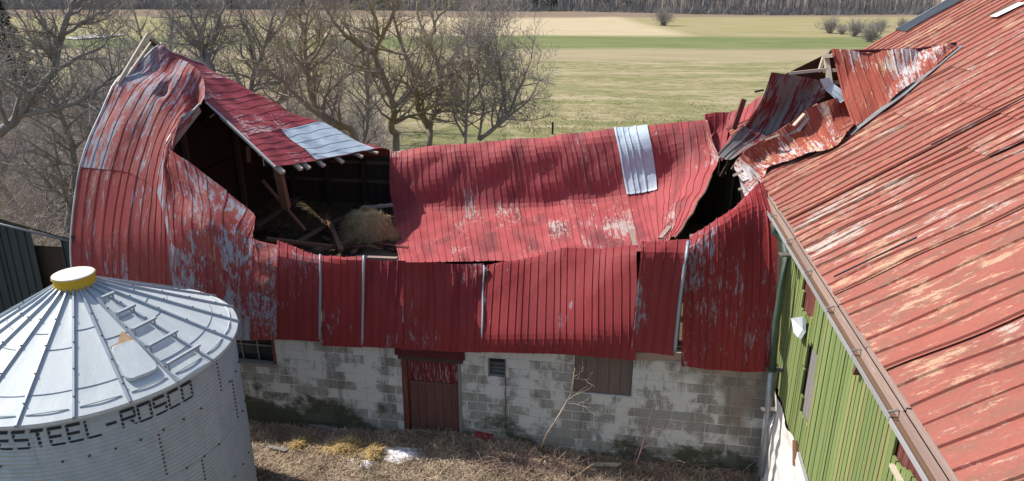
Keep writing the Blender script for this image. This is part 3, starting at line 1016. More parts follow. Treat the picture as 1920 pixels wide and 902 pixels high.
# ---- the sagging rear slope in the middle
sag = Surf([
    pc((733, 284, 20.1), (733, 297, 19.8), (731, 320, 19.62), (733, 360, 19.40), (738, 400, 19.08), (742, 440, 17.6), (746, 470, 16.2), (752, 495, 15.0)),
    pc((845, 272, 20.15), (846, 286, 19.85), (849, 310, 19.64), (853, 352, 19.42), (858, 398, 19.10), (862, 435, 17.7), (866, 462, 16.3), (872, 492, 15.0)),
    pc((957, 262, 20.2), (959, 276, 19.88), (963, 300, 19.66), (969, 345, 19.44), (975, 392, 19.12), (981, 428, 17.6), (986, 456, 16.4), (992, 488, 14.8)),
    pc((1070, 252, 20.25), (1073, 266, 19.92), (1079, 290, 19.70), (1086, 338, 19.48), (1094, 384, 19.14), (1101, 420, 17.5), (1107, 450, 16.2), (1114, 482, 14.6)),
    pc((1180, 240, 20.3), (1183, 255, 19.96), (1189, 280, 19.74), (1197, 328, 19.52), (1206, 372, 19.12), (1213, 408, 17.5), (1220, 438, 16.1), (1228, 470, 14.6)),
    pc((1245, 233, 20.3), (1248, 248, 19.96), (1253, 275, 19.76), (1258, 315, 19.60), (1258, 355, 19.0), (1252, 400, 17.3), (1247, 432, 15.9), (1243, 464, 14.6)),
    pc((1290, 228, 20.3), (1293, 243, 19.95), (1297, 275, 19.5), (1298, 312, 19.0), (1290, 350, 18.1), (1276, 395, 16.8), (1258, 448, 14.9)),
    pc((1324, 224, 20.3), (1327, 240, 20.0), (1335, 270, 19.5), (1346, 298, 19.0), (1330, 340, 17.8), (1300, 395, 16.3), (1267, 447, 14.7)),
], wave=0.010, seed=4, crease=0.035, cr=(-1, 0))
ribbed(sag, 'roof_sheet', 'sag_red', barn, 0, sag.len, 0.72, 0.205, h=0.020, rw=0.030, nt=40, seed=9, jag=0.0, lowjag=0.01, edge=0.02)


def s_at(S, px, t):
    best = (1e9, 0)
    for s in np.linspace(0, S.len, 400):
        q = topx(S.base(np.array([s]), np.array([t]))[0])
        best = min(best, (abs(q[0] - px), s))
    return best[1]


sa_, sb_ = s_at(sag, 1153, 0.0), s_at(sag, 1211, 0.0)
ribbed(sag, 'patch_sheet', 'patch_zinc', barn, sa_, sb_, sb_ - sa_, 0.2, h=0.03, rw=0.05, nt=24, t0=0.0, t1=0.31, seed=13, off=0.045, edge=0.0)
tube_obj('torn_edge', [Vector(p) for p in sag(np.full(20, sag.len + 0.02), np.linspace(0.42, 1, 20), 0.0)], 0.03, 'old_wood', barn, 5)
for (p, q) in (((1191, 462, 12.9), (1184, 432, 13.6)), ((1238, 447, 13.2), (1256, 425, 13.6))):
    beam('splinter', at(p[0], p[1], v=p[2]), at(q[0], q[1], v=q[2]), 0.09, 0.04, 'gutter_wood', barn)

# ---- torn junction with the big roof
def flap(cols, mat, seed, rib=0.2, width=0.62, name='roof_sheet', wave=0.02, toward=(-0.4, -0.8, 0.6), h=0.019, nt=18, jag=0.01, off=0.0, dents=(), crease=0.10):
    S = Surf(cols, wave=wave * 0.6, seed=seed, dents=dents, crease=crease, cr=(-1, 0))
    ribbed(S, name, mat, barn, 0, S.len, width, rib, h=h, rw=0.03, nt=nt, seed=seed, jag=jag, toward=toward, off=off)
    return S


flap([pc((1322, 214, 20.45), (1326, 258, 20.25), (1334, 298, 19.3)), pc((1346, 212, 20.45), (1346, 255, 20.1), (1343, 300, 19.2)),
      pc((1371, 211, 20.4), (1366, 250, 20.0), (1352, 302, 19.0))], 'rear_red', 31, width=0.8)
flap([pc((1362, 216, 20.5), (1350, 262, 20.0), (1346, 296, 19.3)), pc((1392, 207, 20.4), (1380, 250, 19.6), (1366, 292, 18.6)),
      pc((1428, 178, 20.2), (1408, 240, 19.0), (1392, 275, 17.8))], 'sag_red', 32, width=0.8)
tri = flap([
    [at(1558, 98, v=16.0), at(1573, 150, v=15.5), onroof(1604, 245, 0.05)],
    [at(1630, 96.5, v=16.0), at(1640, 140, v=15.55), onroof(1668, 198, 0.05)],
    [at(1710, 95, v=16.0), at(1718, 120, v=15.7), onroof(1730, 150, 0.05)],
    [onroof(1794, 91, 0.10), onroof(1795, 93, 0.08), onroof(1797, 95, 0.05)]], 'flap_red', 33, rib=0.19, width=0.76, wave=0.012)
low = flap([
    [at(1588, 180, v=15.35), at(1596, 212, v=15.2), onroof(1606, 247, 0.07)],
    [at(1553, 188, v=15.35), at(1566, 228, v=15.2), onroof(1584, 268, 0.10)],
    [at(1512, 206, v=15.3), at(1532, 248, v=15.15), onroof(1556, 286, 0.12)],
    [at(1468, 240, v=15.25), at(1488, 272, v=15.1), onroof(1510, 302, 0.13)],
    [at(1431, 262, v=15.2), at(1452, 290, v=15.05), onroof(1478, 311, 0.13)],
    [at(1400, 282, v=15.05), at(1422, 302, v=14.95), onroof(1446, 321, 0.12)],
    [at(1379, 303, v=14.8), at(1400, 322, v=14.6), at(1428, 338, v=14.2)],
    [at(1386, 335, v=14.3), at(1402, 345, v=14.0), at(1424, 348, v=13.8)],
    [at(1399, 374, v=13.5), at(1408, 366, v=13.55), at(1424, 352, v=13.7)]], 'flap_red', 34, rib=0.2, width=0.6, wave=0.03, jag=0.02)
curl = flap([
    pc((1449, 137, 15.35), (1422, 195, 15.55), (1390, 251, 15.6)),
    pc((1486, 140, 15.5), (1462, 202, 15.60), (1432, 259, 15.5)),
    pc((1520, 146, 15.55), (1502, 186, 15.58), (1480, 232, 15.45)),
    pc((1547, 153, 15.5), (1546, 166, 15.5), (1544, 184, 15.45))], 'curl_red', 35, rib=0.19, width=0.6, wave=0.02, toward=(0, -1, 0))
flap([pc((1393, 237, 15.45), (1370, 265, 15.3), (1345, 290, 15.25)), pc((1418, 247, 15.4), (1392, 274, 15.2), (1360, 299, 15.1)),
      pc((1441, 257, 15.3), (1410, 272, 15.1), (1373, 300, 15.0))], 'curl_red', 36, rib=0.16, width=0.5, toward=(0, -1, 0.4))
flap([pc((1536, 152, 15.45), (1580, 190, 15.2)), pc((1549, 150, 15.5), (1592, 184, 15.25))], 'patch_zinc', 37, rib=0.1, width=0.3, wave=0.008)
beam('torn_board', at(1376, 242, v=15.9), at(1395, 186, v=15.9), 0.10, 0.12, 'red_board', barn, (0, 1, 0))
beam('splinter', at(1347, 297, v=15.3), at(1368, 288, v=15.3), 0.05, 0.04, 'fresh_wood', barn)
beam('splinter', at(1415, 172, v=15.8), at(1432, 169, v=15.8), 0.04, 0.04, 'dark_wood', barn)
# broken timber jutting from the tear
for (p, q, m) in (((1402, 262, 15.5), (1418, 236, 15.7), 'old_wood'), ((1436, 262, 15.15), (1462, 252, 15.0), 'fresh_wood'), ((1508, 214, 15.1), (1488, 236, 14.95), 'fresh_wood'),
                  ((1514, 222, 15.1), (1496, 246, 14.95), 'trim_metal'), ((1372, 318, 14.9), (1384, 300, 14.9), 'old_wood'), ((1366, 306, 15.2), (1352, 330, 15.6), 'dark_wood')):
    beam('broken_lath', at(p[0], p[1], v=p[2]), at(q[0], q[1], v=q[2]), 0.07, 0.04, m, barn)
mesh_obj('tear_shade', [at(1492, 243, v=15.02), at(1512, 230, v=15.08), at(1508, 244, v=14.95), at(1470, 256, v=14.98)], [(0, 1, 2, 3)], 'black_paint', barn)  # black quad painted in as the shade inside the tear
# rafters and lath laid open under the triangle
mesh_obj('void_sheet', [at(1474, 138, v=16.25), at(1557, 97, v=16.05), at(1604, 190, v=16.9), at(1560, 205, v=17.1), at(1480, 175, v=16.8)],
         [(0, 1, 2, 3, 4)], 'dark_wood', barn)  # dark sheet added for the black void, tilted out of the sun
beam('rafter', at(1548, 103, v=15.95), at(1557, 165, v=15.6), 0.09, 0.14, 'fresh_wood', barn, (0, -1, 0))
beam('rafter', at(1545, 106, v=16.0), at(1536, 135, v=15.9), 0.06, 0.10, 'fresh_wood', barn, (0, -1, 0))
beam('lath', at(1478, 138, v=15.9), at(1552, 130, v=15.75), 0.05, 0.06, 'fresh_wood', barn)
for y, x0, x1 in ((105, 1544, 1562), (132, 1544, 1570), (155, 1550, 1578)):
    beam('lath', at(x0, y + 1, v=15.85), at(x1, y - 1, v=15.75), 0.10, 0.07, 'fresh_wood', barn)
for x, y in ((1380, 326), (1390, 352)):
    beam('lath', at(x - 4, y + 3, v=14.3), at(x + 12, y - 5, v=14.2), 0.08, 0.05, 'fresh_wood', barn)
rd = [onroof(1556, 97), at(1556, 96, v=16.0), onroof(1797, 91, 0.11)]
tube_obj('ridge_cap', [at(1556, 96.5, v=16.02), at(1640, 95, v=16.02), at(1716, 93.5, v=16.02), onroof(1797, 90.5, 0.11)], 0.035, 'dark_red_paint', barn, 6)

#@@MAINBARN
# ---------------------------------------------------------------- the big barn on the right
big = empty('main_barn', (8.5, 12, 0), 'large barn with rust-streaked red metal roof and green board wall', 'barn')
RU, RZ = 9.0, EZ + EK * (9.0 - EU)        # its ridge
V0, V1 = 2.6, 20.15                        # near and far end of the roof


def roof_plane():
    c0 = [Vector((EU, V0, EZ)), Vector((RU, V0, RZ))]
    c1 = [Vector((EU, V1, EZ)), Vector((RU, V1, RZ))]
    return Surf([c0, [(a + b) / 2 for a, b in zip(c0, c1)], c1], wave=0.016, seed=7)


RS = roof_plane()
LAP = 0.46


def big_roof():
    rng = random.Random(12)
    n = 21
    w = RS.len / n
    for i in range(n):
        lap = LAP + rng.choice([0, 0, 0.09, -0.10])
        a, b = i * w, (i + 1) * w
        ribbed(RS, 'roof_sheet', 'roof_red', big, a, b, w, w / 3, h=0.026, rw=0.032, nt=16, t0=0.0, t1=lap + 0.02, seed=100 + i,
               toward=(-0.5, 0, 1), off=0.0 + (i % 2) * 0.006, lowjag=0.004, edge=0.03)
        t1 = 0.99
        ribbed(RS, 'roof_sheet', 'roof_red', big, a, b, w, w / 3, h=0.026, rw=0.032, nt=16, t0=lap, t1=t1, seed=200 + i,
               toward=(-0.5, 0, 1), off=0.016 + (i % 2) * 0.006, edge=0.025)
    # deck below the sheets and the far slope
    d = 0.05
    mesh_obj('roof_deck', [(EU + 0.05, V0 + .02, EZ - d), (RU, V0 + .02, RZ - d - 0.02), (RU, V1 - .02, RZ - d - 0.02), (EU + 0.05, V1 - .02, EZ - d),
                           (RU * 2 - EU, V0 + .02, EZ - d), (RU * 2 - EU, V1 - .02, EZ - d)],
             [(0, 3, 2, 1), (1, 2, 5, 4)], 'dark_wood', big)
    # grey sheets along the far edge, and a missing sheet's dark gap painted on in black
    n_ = Vector((-EK, 0, 1)).normalized()
    g = [onroof(1688, 58, 0.075), onroof(1812, -8, 0.075), onroof(1850, -8, 0.075), onroof(1700, 59, 0.075)]
    up = Vector((1, 0, EK)).normalized()
    t0 = (g[0].x - EU) / (RU - EU)
    ribbed(RS, 'grey_sheet', 'grey_sheet', big, RS.len - 0.95, RS.len + 0.05, 1.0, 0.2, h=0.035, rw=0.06, nt=8, t0=t0, t1=0.99, seed=77,
           toward=(-0.5, 0, 1), off=0.05)
    a, b = onroof(1858, 36, 0.07), onroof(1912, 10, 0.07)
    side = Vector((0, 0.30, 0))
    lit = mesh_obj('exposed_underlay', [a, b, b - side, a - side], [(0, 1, 2, 3)], 'whitewash', big)
    tag(lit, 'white strip of underlay where a roof sheet is missing')
    mesh_obj('painted_gap', [a + side * 0.05 + n_ * 0.012, b + side * 0.05 + n_ * 0.012, b + side * 0.3 + n_ * 0.012, a + side * 0.25 + n_ * 0.012],
             [(0, 1, 2, 3)], 'black_paint', big)  # black quad over whole sheets paints the dark of the gap
    # valley flashing
    P = [onroof(x, y, 0.062) for x, y in ((1801, 91), (1770, 115), (1730, 150), (1690, 183), (1650, 212), (1610, 243), (1590, 258))]
    V, F = [], []
    for i, p in enumerate(P):
        d = (P[min(i + 1, len(P) - 1)] - P[max(i - 1, 0)]).normalized()
        s = d.cross(n_)
        if s.y > 0:
            s = -s
        wob = 0.02 * math.sin(i * 2.3)
        V += [p - s * 0.05, p + s * (0.11 + wob) - n_ * 0.01]
    F = [(2 * i, 2 * i + 1, 2 * i + 3, 2 * i + 2) for i in range(len(P) - 1)]
    mesh_obj('valley_flashing', V, F, 'flashing', big, uvs=[(v[1], v[2]) for v in V])
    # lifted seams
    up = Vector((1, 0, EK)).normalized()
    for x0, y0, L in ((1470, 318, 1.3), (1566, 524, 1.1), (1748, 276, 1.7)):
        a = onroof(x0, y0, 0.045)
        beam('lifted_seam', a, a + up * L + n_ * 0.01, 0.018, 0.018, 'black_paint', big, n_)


big_roof()


def big_wall():
    rng = random.Random(5)
    # walls
    mesh_obj('wall_core', *boxdata((UM + 0.06, 0.5, 1.7), (UM + 0.16, V1 - 0.3, EZ + 0.05)), 'dark_wood', big)
    mesh_obj('far_gable', [(UM, V1 - 0.25, 0), (2 * RU - UM, V1 - 0.25, 0), (2 * RU - UM, V1 - 0.25, EZ), (RU, V1 - 0.25, RZ - 0.12), (UM, V1 - 0.25, EZ)],
             [(0, 1, 2, 3, 4)], 'green_board', big)
    fw = mesh_obj('stone_foundation', *stone_wall(), 'whitewash', big, smooth=False)
    tag(fw, 'white-limed rough stone foundation wall')
    # holes in the boarding: (px, py) corners on the wall
    def hole(pts):
        return [(at(x, y, u=UM).y, at(x, y, u=UM).z) for x, y in pts]
    holes = [hole([(1520, 640), (1530, 665), (1524, 740), (1512, 800), (1500, 770), (1506, 690)]),
             hole([(1508, 520), (1532, 560), (1520, 604), (1502, 580)]),
             hole([(1688, 780), (1760, 880), (1740, 930), (1672, 860)])]

    def inside(poly, v, z):
        r = False
        j = len(poly) - 1
        for i in range(len(poly)):
            a, b = poly[i], poly[j]
            if (a[1] > z) != (b[1] > z) and v < (b[0] - a[0]) * (z - a[1]) / (b[1] - a[1]) + a[0]:
                r = not r
            j = i
        return r
    v = 3.0
    k = 0
    while v < VF + 0.9:
        w = rng.uniform(0.105, 0.135)
        z0 = 1.92 + rng.uniform(-0.06, 0.05) + 0.10 * math.sin(v * 1.7)
        z1 = EZ - 0.13
        vc = v + w / 2
        mat = rng.choices(['green_board', 'yellow_board', 'rusty_board'], [7, 2.2, 0.5])[0]
        if vc > 10.6 and rng.random() < 0.25:
            mat = 'rusty_board'
        zz = np.linspace(z0, z1, 70)
        cur = None
        segs = []
        for z in zz:
            ins = any(inside(h, vc, z) for h in holes)
            if not ins and cur is None:
                cur = z
            if ins and cur is not None:
                segs.append((cur, z))
                cur = None
        if cur is not None:
            segs.append((cur, z1))
        for a, b in segs:
            if b - a < 0.1:
                continue
            piece('board', (UM + 0.012 + rng.uniform(-0.008, 0.004), vc, (a + b) / 2), (0.030, w - 0.020, b - a), mat, big)
        v += w
    for i, h in enumerate(holes):
        cv, cz = sum(p[0] for p in h) / len(h), sum(p[1] for p in h) / len(h)
        hh, hw = max(p[1] for p in h) - min(p[1] for p in h), max(p[0] for p in h) - min(p[0] for p in h)
        m = ('grey_wood', 'red_board', 'red_board')[i]
        n = max(2, int(hw / 0.16))
        for q in range(n):
            piece('inner_board', (UM + 0.052, cv - hw / 2 + (q + 0.5) * hw / n - (0.14 if i == 0 else 0), cz), (0.02, hw / n - 0.008, hh + 0.1), m, big)
    # hanging bits
    beam('loose_bracket', at(1606, 700, u=UM - 0.05), at(1618, 672, u=UM - 0.05), 0.10, 0.06, 'debris_brown', big)
    p = [at(1489, 601, u=UM - 0.07), at(1511, 598, u=UM - 0.06), at(1511, 622, u=UM - 0.03), at(1502, 637, u=UM - 0.10), at(1494, 628, u=UM - 0.11)]
    q = [c + Vector((-0.05, 0.02, 0.03)) for c in p]
    mesh_obj('torn_plastic', p + q, [(0, 1, 2, 3, 4), (9, 8, 7, 6, 5), (0, 5, 6, 1), (1, 6, 7, 2), (2, 7, 8, 3), (3, 8, 9, 4), (4, 9, 5, 0)], 'plastic', big)
    beam('loose_trim', at(1498, 850, u=UM - 0.03), at(1514, 905, u=UM - 0.03), 0.03, 0.05, 'trim_metal', big)
    beam('corner_post', at(1492, 826, u=UM - 0.02), at(1492, 874, u=UM - 0.02), 0.22, 0.05, 'post_wood', big, (1, 0, 0))
    beam('loose_trim', at(1672, 872, u=UM - 0.03), at(1690, 905, u=UM - 0.03), 0.05, 0.04, 'fresh_wood', big)
    # box gutter along the eave: fascia, trough floor, rim, brackets
    eu, ez = EU - 0.02, EZ - 0.10
    v = V0
    segs = [2.6, 4.4, 6.1, 7.3, 8.4, 9.6, 10.9, 12.2, 13.6]
    for a, b in zip(segs[:-1], segs[1:]):
        dz = rng.uniform(-0.012, 0.012)
        beam('eave_board', (EU + 0.03, a + 0.01, EZ - 0.015 + dz), (EU + 0.03, b - 0.01, EZ - 0.015 + dz), 0.08, 0.035, 'gutter_wood', big)
        beam('gutter_back', (eu - 0.015, a, ez + dz), (eu - 0.015, b, ez + dz), 0.02, 0.14, 'gutter_wood', big)
        beam('gutter_floor', (eu - 0.066, a, ez - 0.05 + dz), (eu - 0.066, b, ez - 0.05 + dz), 0.08, 0.03, 'debris_brown', big)
        beam('gutter_rim', (eu - 0.114, a + 0.006, ez - 0.035 + dz), (eu - 0.114, b - 0.006, ez - 0.035 + dz), 0.014, 0.055, 'trim_metal', big)
        beam('gutter_bracket', (eu + 0.0, a + 0.05, ez + 0.055 + dz), (eu - 0.125, a + 0.05, ez + 0.015 + dz), 0.025, 0.010, 'bracket_metal', big)
    beam('soffit', (eu + 0.13, 2.7, ez - 0.09), (eu + 0.13, 13.4, ez - 0.09), 0.34, 0.025, 'old_wood', big)
    # downspout in the corner
    A = at(1452, 418, v=12.2)
    P = [A, A + Vector((0.02, -0.04, -0.16)), A + Vector((0.18, -0.10, -0.28)), at(1474, 478, v=11.80), at(1466, 540, v=11.66),
         at(1456, 600, v=11.60), at(1448, 695, v=11.60)]
    tube_obj('downspout', P, 0.062, 'pipe_green', big, 10)
    ds = tube_obj('downspout', [at(1446, 696, v=11.60), at(1440, 760, v=11.58), at(1426, 893, v=11.55)], 0.052, 'pipe_grey', big, 10)
    for y, x in ((478, 1473), (694, 1447), (770, 1438)):
        c = at(x, y, v=11.62)
        beam('pipe_strap', c + Vector((-0.09, 0, 0)), c + Vector((0.20, 0.05, 0)), 0.15, 0.03, 'bracket_metal', big)


def stone_wall():
    V, F = [], []
    ny, nz = 60, 18
    for i in range(ny):
        for j in range(nz):
            v = 6.0 + (VF - 0.06 - 6.0) * i / (ny - 1)
            z = -0.3 + 2.25 * j / (nz - 1)
            if j == nz - 1:
                z += 0.06 * noise.noise((v * 2, 1, 1))
            d = 0.07 * noise.noise((v * 1.6, z * 2.2, 7)) + 0.03 * noise.noise((v * 5, z * 6, 2))
            V.append((UM - 0.035 - d - 0.05 * (1 - j / nz), v, z))
    F = [(i * nz + j, i * nz + j + 1, (i + 1) * nz + j + 1, (i + 1) * nz + j) for i in range(ny - 1) for j in range(nz - 1)]
    b = len(V)
    V += [(UM + 0.1, 6.0, 1.9), (UM + 0.1, VF - 0.06, 1.9)]
    return V, F


big_wall()


# ---------------------------------------------------------------- grain bin
BU, BV, BR, BZE, BZT = -8.2465, 8.5895, 2.13, 3.646, 4.80
binr = empty('grain_bin', (BU, BV, 0), 'round galvanized steel grain bin with conical ribbed roof and yellow-collared cap', 'grain bin')
NR = 21
BA = math.atan2(-BV, -BU)            # towards the yard
RIB0 = BA + R(-9.3 - 17.14 * 4)


def bpt(r, a, z):
    return Vector((BU + r * math.cos(a), BV + r * math.sin(a), z))


ER = BR + 0.085                        # eave radius
CR = 0.30                              # radius where the roof meets the collar
CZ0, CZ1 = BZE + 0.02, BZT - 0.10


def cone(r, a, h=0.0):
    f = (ER - r) / (ER - CR)
    sl = math.atan2(CZ1 - CZ0, ER - CR)
    return bpt(r - h * math.sin(sl) * -1, a, CZ0 + (CZ1 - CZ0) * f + h * math.cos(sl))


def build_bin():
    step = 2 * math.pi / NR
    rad = [CR, 0.5, 0.85, 1.2, 1.55, 1.9, 2.05, ER]
    proto = None
    for i in range(NR):
        a0 = RIB0 + i * step
        V, F, U = [], [], []
        ns = 6
        for r in rad:
            for k in range(ns + 1):
                a = a0 + step * k / ns
                # sheets sag between the ribs, their eave edge turned up in a lip
                h = -0.012 * math.sin(math.pi * k / ns)
                if r > 2.0:
                    h += 0.008 * math.sin(math.pi * k / ns)
                V.append(cone(r, a, h))
                U.append((k / ns * step * r, r))
        for p in range(len(rad) - 1):
            for k in range(ns):
                b = p * (ns + 1) + k
                F.append((b, b + ns + 1, b + ns + 2, b + 1))
        # turned-down eave lip
        b0 = (len(rad) - 1) * (ns + 1)
        for k in range(ns + 1):
            q = V[b0 + k].copy()
            q.z -= 0.05
            V.append(q)
            U.append((k * 0.1, 2.4))
        n0 = len(V) - ns - 1
        for k in range(ns):
            F.append((b0 + k, n0 + k, n0 + k + 1, b0 + k + 1))
        pn = mesh_obj('roof_panel', V, F, 'bin_roof_zinc', binr, uvs=U)
        # lap of the two lengths of each panel
        for r in (0.95 + 0.25 * (i % 2), 1.83):
            q = [cone(r, a0 + step * (k + 0.15) / ns, 0.005 - 0.012 * math.sin(math.pi * k / ns)) for k in range(0, ns + 1)]
            v, f = [], []
            tube(v, f, q, [0.006] * len(q), 4)
            mesh_obj('panel_lap', v, f, 'rib_zinc', pn)
        # embossed eave stiffener
        q = [cone(2.09, a0 + step * (0.10 + 0.80 * k / 8), 0.006 + 0.008 * math.sin(math.pi * k / 8)) for k in range(9)]
        v, f = [], []
        tube(v, f, q, [0.009] * 9, 5)
        mesh_obj('eave_bead', v, f, 'bin_roof_zinc', pn)
        # standing rib
        rb = [cone(r, a0, 0.018) for r in (CR - 0.02, 0.8, 1.4, 2.0, ER + 0.015)]
        v, f = [], []
        for q in rb:
            t = Vector((-math.sin(a0), math.cos(a0), 0))
            v += [q - t * 0.026 - Vector((0, 0, .03)), q - t * 0.012 + Vector((0, 0, .018)), q + t * 0.012 + Vector((0, 0, .018)), q + t * 0.026 - Vector((0, 0, .03))]
        for p in range(len(rb) - 1):
            for k in range(3):
                b = p * 4 + k
                f.append((b, b + 1, b + 5, b + 4))
        f += [(16, 17, 18, 19), (3, 2, 1, 0)]
        rib = mesh_obj('roof_rib', v, f, 'rib_zinc', binr, uvs=[(q.x, q.y) for q in v])
        for r in (0.75, 1.15, 1.55, 1.95):
            q = cone(r, a0 + 0.006 / r, 0.038)
            piece('bolt', q, (0.018, 0.018, 0.014), 'bolt_dark', rib)
    # collar, cap and lid
    V, F = [], []
    n = 36
    prof = [(0.345, BZT - 0.16), (0.345, BZT - 0.135), (0.29, BZT - 0.13), (0.285, BZT + 0.05), (0.305, BZT + 0.055), (0.305, BZT + 0.075)]
    for r, z in prof:
        for k in range(n):
            V.append(bpt(r, 2 * math.pi * k / n, z))
    for p in range(len(prof) - 1):
        for k in range(n):
            F.append((p * n + k, p * n + (k + 1) % n, (p + 1) * n + (k + 1) % n, (p + 1) * n + k))
    mesh_obj('collar', V, F, 'bin_yellow', binr)
    V, F = [], []
    prof = [(0.292, BZT + 0.070), (0.292, BZT + 0.088), (0.280, BZT + 0.094), (0.15, BZT + 0.098), (0.0, BZT + 0.10)]
    for r, z in prof:
        for k in range(n):
            V.append(bpt(max(r, 0.001), 2 * math.pi * k / n, z))
    for p in range(len(prof) - 1):
        for k in range(n):
            F.append((p * n + k, p * n + (k + 1) % n, (p + 1) * n + (k + 1) % n, (p + 1) * n + k))
    mesh_obj('lid', V, F, 'bin_cap_white', binr)
    for k in range(18):
        piece('bolt', bpt(0.325, 2 * math.pi * k / 18, BZT - 0.12), (0.025, 0.025, 0.02), 'bolt_dark', binr)
    # roof ladder between two ribs
    i1 = RIB0 + step * 6
    i2 = RIB0 + step * 7
    for r in (0.62, 0.95, 1.28, 1.62, 1.98):
        w = min(0.30, r * step * 0.52)
        am = (i1 + i2) / 2
        a, b = cone(r, am - w / r, 0.13), cone(r, am + w / r, 0.13)
        rg = beam('ladder_rung', a, b, 0.05, 0.035, 'rib_zinc', binr)
        for q, s in ((a, 1), (b, -1)):
            t = (b - a).normalized() * s
            beam('rung_leg', q + t * 0.03 - Vector((0, 0, 0.012)), q + t * 0.03 - Vector((0, 0, 0.125)), 0.03, 0.012, 'rib_zinc', rg, t)
    # hatch in the panel left of the ladder
    am = RIB0 + step * 5.5
    V, F, U = [], [], []
    pts = []
    for k in range(28):
        t = 2 * math.pi * k / 28
        cx, cy = math.cos(t), math.sin(t)
        ex = 0.30
        sx, sy = math.copysign(abs(cx) ** ex, cx), math.copysign(abs(cy) ** ex, cy)
        pts.append((sx, sy))
    for h, sc in ((0.0, 1.0), (0.05, 0.99), (0.062, 0.95)):
        for sx, sy in pts:
            r = 1.66 + 0.29 * sy * sc
            V.append(cone(r, am + sx * sc * 0.40 * step, h))
            U.append((sx, sy))
    N = len(pts)
    for p in range(2):
        for k in range(N):
            F.append((p * N + k, p * N + (k + 1) % N, (p + 1) * N + (k + 1) % N, (p + 1) * N + k))
    F.append(tuple(2 * N + k for k in range(N)))
    mesh_obj('hatch', V, F, 'bin_roof_zinc', binr, uvs=U)
    # rust washed down above the hatch
    V = [cone(r, am + step * f, 0.004) for r, f in ((1.36, -0.38), (1.36, 0.40), (1.30, 0.42), (1.16, 0.33), (1.22, 0.1), (1.31, -0.05), (1.34, -0.38))]
    mesh_obj('rust_stain', V, [tuple(range(len(V)))], 'rust_patch', binr)
    # corrugated wall, ring over ring, each ring of overlapping sheets
    pitch, amp = 0.068, 0.0115
    rings = [(BZE, BZE - 0.68), (BZE - 0.68, BZE - 1.49), (BZE - 1.49, BZE - 2.30), (BZE - 2.30, BZE - 3.11), (BZE - 3.11, -0.2)]
    seams0 = [BA + R(47), 0, BA + R(30), BA + R(15), BA + R(50)]
    nsheet = 5
    for q, (zt, zb) in enumerate(rings):
        for sidx in range(nsheet):
            if q == 1:
                lst = [BA + R(x) for x in (15, 57, 120, 190, 260, 375)]
                a0, a1 = lst[sidx], lst[sidx + 1]
            else:
                a0 = seams0[q] + sidx * 2 * math.pi / nsheet
                a1 = a0 + 2 * math.pi / nsheet
            na = max(6, int((a1 - a0) / R(4.5)))
            nz = int((zt - zb) / pitch * 6) + 1
            V, U, F = [], [], []
            for j in range(nz + 1):
                z = zt + (zb - zt) * j / nz
                off = amp * math.sin(2 * math.pi * (BZE - z) / pitch) - (0.003 if q % 2 else 0)
                for k in range(na + 1):
                    a = a0 + (a1 - a0) * k / na + (0.012 if k == na else 0)
                    V.append(bpt(BR + off + (0.004 if k == na else 0), a, z))
                    U.append((a * BR, z))
            for j in range(nz):
                for k in range(na):
                    b = j * (na + 1) + k
                    F.append((b, b + na + 1, b + na + 2, b + 1))
            ws = mesh_obj('wall_sheet', V, F, 'bin_wall_zinc', binr, uvs=U, smooth=True)
            nb = int((zt - zb) / pitch)
            if abs(a0 - BA) < R(80):
                for b in range(nb):
                    z = zt - (b + 0.3) * pitch
                    piece('seam_bolt', bpt(BR + 0.017, a0 + 0.006, z), (0.022, 0.022, 0.024), 'bolt_rust', ws)
            if True:
                for b in range(1, int((a1 - a0) / R(8.5))):
                    aa = a0 + b * R(8.5)
                    if math.cos(aa - BA) > 0.1:
                        piece('bolt', bpt(BR + 0.014, aa, zb + 0.02), (0.022, 0.022, 0.022), 'bolt_dark', ws)
    # inner bottom is ground; stencilled lettering just under the eave
    text = 'WESTEEL-ROSCO'
    cw, gapw, hgt = 0.154, 0.060, 0.25
    glyph = {
        'W': [(0, 1, 0.15, 0), (0.15, 0, 0.5, 0.6), (0.5, 0.6, 0.85, 0), (0.85, 0, 1, 1)],
        'E': [(0, 0, 0, 1), (0, 1, 1, 1), (0, 0.5, 0.85, 0.5), (0, 0, 1, 0)],
        'S': [(1, 1, 0, 1), (0, 1, 0, 0.5), (0, 0.5, 1, 0.5), (1, 0.5, 1, 0), (1, 0, 0, 0)],
        'T': [(0, 1, 1, 1), (0.5, 0, 0.5, 1)],
        'L': [(0, 0, 0, 1), (0, 0, 1, 0)],
        '-': [(0.1, 0.5, 0.9, 0.5)],
        'R': [(0, 0, 0, 1), (0, 1, 1, 1), (1, 1, 1, 0.5), (1, 0.5, 0, 0.5), (0.45, 0.5, 1, 0)],
        'O': [(0, 0, 0, 1), (0, 1, 1, 1), (1, 1, 1, 0), (1, 0, 0, 0)],
        'C': [(1, 1, 0, 1), (0, 1, 0, 0), (0, 0, 1, 0)],
    }
    adv = (cw + gapw) / BR
    aend = BA + R(31.8)                # right edge of the final O
    ztop = BZE - 0.135
    sw = 0.021
    gx, gz = 18, 46
